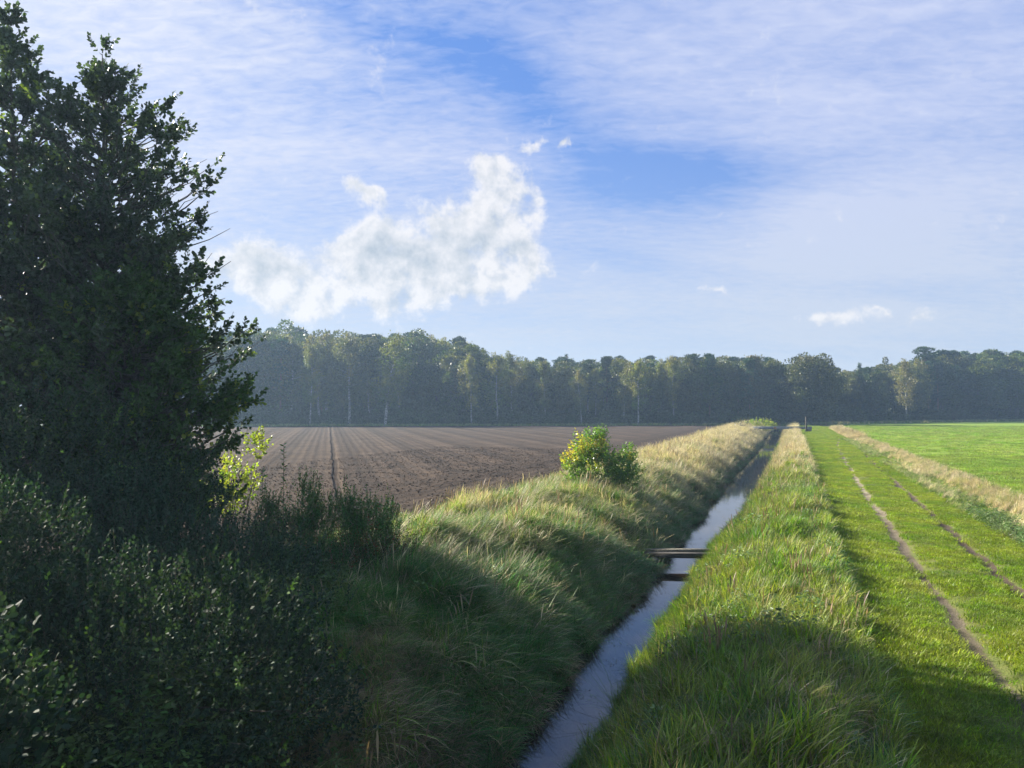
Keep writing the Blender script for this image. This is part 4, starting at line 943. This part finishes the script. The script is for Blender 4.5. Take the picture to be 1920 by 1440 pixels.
# photo column, row of the top, kind, depth behind the edge of the wood, width factor, what singles it out
WOOD = [
 (405, 640, 'oak', 2, 1.0, 'dark oak just showing past the alder, leftmost tree of the far wood'),
 (462, 628, 'oak', 6, .9, 'rounded oak where the far skyline first clears the alder'),
 (543, 597, 'airy', 16, 1.0, 'airy oak whose open crown rises highest above the far skyline'),
 (582, 640, 'birch', 1, .9, 'thin pale-stemmed birch, left of the pair of white trunks behind the field'),
 (600, 622, 'birch', 4, 1.1, 'left birch of the close pair of white trunks behind the field'),
 (613, 632, 'birch', 6, 1.0, 'right birch of the close pair of white trunks behind the field'),
 (655, 618, 'birch', 1, 1.2, 'birch with a crooked white trunk and a pale yellow-green crown behind the dark furrow'),
 (692, 628, 'oak', 14, .8, 'dull olive oak between the crooked birch and the big front birch'),
 (722, 618, 'birch', -2, 1.45, 'tall birch with the whitest trunk, standing forward of the wood'),
 (775, 618, 'oak', 14, .9, 'dark green oak right behind the tall white-trunked birch'),
 (818, 630, 'oak', 10, .8, 'oak with a flat lumpy top, midway along the left skyline'),
 (862, 638, 'oak', 5, .95, 'brownish rounded oak where the skyline starts to drop'),
 (884, 660, 'birch', 0, .9, 'leaning birch with a forked pale trunk below the brownish oak'),
 (932, 655, 'birch', 2, 1.2, 'feathery birch standing just right of the drop in the skyline'),
 (960, 656, 'birch', 5, 1.1, 'light green birch close beside the feathery one'),
 (995, 668, 'oak', 8, .6, 'small dark oak left of the yellow birch'),
 (1022, 672, 'birch', 4, .9, 'yellowish birch left of the pointed spruce'),
 (1062, 664, 'spruce', 10, 1.0, 'pointed spruce pricking the skyline above the bank bush'),
 (1090, 690, 'birch', -1, .9, 'birch with two bare pale stems low down, behind the bank bush'),
 (1105, 672, 'pine', 8, 1.0, 'bluish pine right of the spruce'),
 (1138, 670, 'pine', 6, 1.0, 'pine between the bluish pine and a row of birches'),
 (1168, 676, 'birch', 3, 1.0, 'pale birch at the left end of the middle row of birches'),
 (1196, 672, 'birch', 0, 1.1, 'birch with two thin white stems in the middle of the far wood'),
 (1228, 669, 'birch', 6, 1.0, 'orange-tinged birch right of the two thin white stems'),
 (1262, 662, 'birch', 4, 1.1, 'tall ochre birch with a long visible white stem'),
 (1296, 662, 'pine', 8, 1.1, 'blue-green pine right of the tall ochre birch'),
 (1330, 665, 'pine', 5, 1.1, 'blue-green pine with a broad top above a dark gap'),
 (1362, 671, 'oak', 8, .7, 'olive oak over the left end of the distant girder'),
 (1410, 660, 'birch', 6, 1.4, 'broad tan birch standing out above the distant girder'),
 (1452, 668, 'oak', 4, .75, 'dark oak between the broad tan birch and the great round oak'),
 (1522, 655, 'round', -9, 1.0, 'great round sunlit oak standing forward beside the end of the track'),
 (1578, 694, 'oak', 8, .6, 'low dark oak filling the dip right of the great round oak'),
 (1612, 680, 'spruce', 2, 1.2, 'pointed green spruce right of the dip in the skyline'),
 (1640, 688, 'oak', -1, .8, 'leafy oak below the half-bare birch top'),
 (1658, 667, 'airy', 12, .6, 'half-bare tree with a thin spiky top'),
 (1700, 670, 'birch', 0, 1.2, 'birch with the bright white stem nearest the right-hand pines'),
 (1722, 672, 'birch', 6, 1.0, 'second pale-stemmed birch, just left of the tallest pine'),
 (1735, 652, 'pine', 8, 1.5, 'flat-topped dark pine, the tallest tree behind the meadow'),
 (1768, 658, 'pine', 10, 1.3, 'dark pine touching the flat-topped one on its right'),
 (1806, 662, 'oak', 10, .8, 'oak rising behind the small reddish young tree'),
 (1838, 672, 'oak', 0, 1.15, 'sunlit oak with branches down to the grass, right of the reddish young tree'),
 (1866, 655, 'oak', 10, .9, 'tall oak with a knobbly top near the right edge'),
 (1905, 660, 'oak', 1, 1.3, 'broad oak cut off by the right edge of the photo'),
]
rw = random.Random(5)
for px, top, kind, dep, wf, lb in WOOD:
    Y = 190.0
    if kind == 'birch' and dep <= 4: dep -= 4
    for _ in range(6): Y = float(forest_edge((px-960)/F_PX*Y))+dep+3
    x, y, z = at(px, Y, top)
    (cr, tr), h0 = K[kind][rw.randrange(len(K[kind]))]
    if lb.startswith('leaning'): (cr, tr), h0 = K['birch'][2]
    e = empty(NAMES[kind], (x, y, 0), rw.uniform(0, 6.28)); s = z/h0; ws = s*wf*rw.uniform(.95, 1.05)
    e.scale = (ws, ws, s); tag(e, lb, 'tree', 'trees along the front of the far wood')
    link('trunk', tr, e); link('crown', cr, e)
# the depth of the wood behind them, one mass
def joined(kind, i):
    (cr, tr), h0 = K[kind][i]
    a, c = cr, tr; na, nc = len(a.vertices), len(c.vertices)
    def co(m_): v_ = np.empty(len(m_.vertices)*3, np.float32); m_.vertices.foreach_get('co', v_); return v_.reshape(-1, 3)
    def polys(m_, off):
        q = [tuple(k+off for k in p.vertices) for p in m_.polygons]; return q
    ti = np.empty(na, np.float32); a.attributes['tint'].data.foreach_get('value', ti)
    qa = np.empty(len(a.loops), np.int32); a.loops.foreach_get('vertex_index', qa); qa = qa.reshape(-1, 4)
    pc = polys(c, na); qc = [p for p in pc if len(p) == 4]; tc = [p for p in pc if len(p) == 3]
    me = mesh_np('wood', np.vstack([co(a), co(c)]), np.vstack([qa, np.array(qc)]), np.array(tc), {'tint': np.concatenate([ti, np.zeros(nc)])}, True,
                 [a.materials[0], c.materials[0]], [0]*len(qa)+[1]*(len(qc)+len(tc)))
    return bpy.data.objects.new('wood', me)
W = {k: [joined(k, i) for i in range(len(K[k]))] for k in ('oak', 'birch', 'pine')}
sky_x = np.array([-300, 430, 540, 640, 800, 880, 910, 1000, 1060, 1200, 1300, 1460, 1570, 1600, 1700, 1740, 1900, 2300]); sky_y = np.array([610, 626, 618, 624, 624, 640, 668, 674, 672, 672, 668, 674, 692, 692, 680, 662, 662, 655])
n = 950; x = rg.uniform(-150, 230, n); dep = 5+60*rg.uniform(0, 1, n)**1.0; y = forest_edge(x)+dep
pxs = x/y*F_PX+960; zt = CAMZ+(HOR-np.interp(pxs, sky_x, sky_y))/F_PX*y; kk = rg.uniform(0, 1, n); grp = []
edge_ok = (pxs > 300) & (pxs < 2200)
for kname, lo, hi, h0 in (('oak', 0, .45, 18), ('birch', .45, .75, 17), ('pine', .75, 1.0, 18)):
    s_ = (kk >= lo) & (kk < hi) & edge_ok
    grp.append((W[kname], x[s_], y[s_], np.zeros(s_.sum()), zt[s_]/h0*rg.uniform(.86, 1.03, s_.sum()), rg.uniform(0, 6.28, s_.sum())))
scatter('woodland', grp, 'deep mixed wood behind the front trees')
# low growth at the foot of the wood
def under(i):
    rng = np.random.default_rng(600+i); g = Geo(); m = 420; dd = unit(rng.normal(0, 1, (m, 3))); dd[:, 2] = np.abs(dd[:, 2])
    P = dd*np.array([1.8, 1.8, 2.4])*(rng.uniform(.3, 1, m)**.5)[:, None]; V, Q, A = leaves(P, dd+rng.normal(0, .5, (m, 3)), rng.uniform(.25, .5, m), np.full(m, rng.uniform(0, .3)), rng, .7, False)
    g.add(V, Q, None, A); return bpy.data.objects.new('undergrowth', g.mesh('undergrowth', [M['under']]))
T['under'] = [under(i) for i in range(3)]
n = 1500; x = rg.uniform(-90, 230, n); y = forest_edge(x)+np.where(rg.uniform(0, 1, n) < .45, rg.uniform(-1, 6, n), rg.uniform(6, 45, n))
scatter('undergrowth', [(T['under'], x, y, np.zeros(n), rg.uniform(.6, 1.7, n)*np.where(y < forest_edge(x)+2, .6, np.where(y > forest_edge(x)+7, 1.7, 1.0)), rg.uniform(0, 6.28, n))], 'low bushes and saplings at the foot of the far wood')

# ------------------------------------------------------------------ air
HAZE = .00055
def haze():
    g = Geo(); x0, x1, y0, y1, z0, z1 = -330, 400, -8, 420, -2.9, 26
    P = [(x, y, z) for z in (z0, z1) for y in (y0, y1) for x in (x0, x1)]
    g.add(P, [[0, 2, 3, 1], [4, 5, 7, 6], [0, 1, 5, 4], [2, 6, 7, 3], [0, 4, 6, 2], [1, 3, 7, 5]])
    m, nt, b, o = new_mat('air'); v = nt.nodes.new('ShaderNodeVolumePrincipled')
    v.inputs['Color'].default_value = (.50, .72, 1, 1); v.inputs['Density'].default_value = HAZE; v.inputs['Anisotropy'].default_value = .35
    nt.links.new(v.outputs[0], o.inputs['Volume'])
    ob = link('haze', g.mesh('haze', [m], False)); ob['kind'] = 'stuff'
if HAZE: haze()
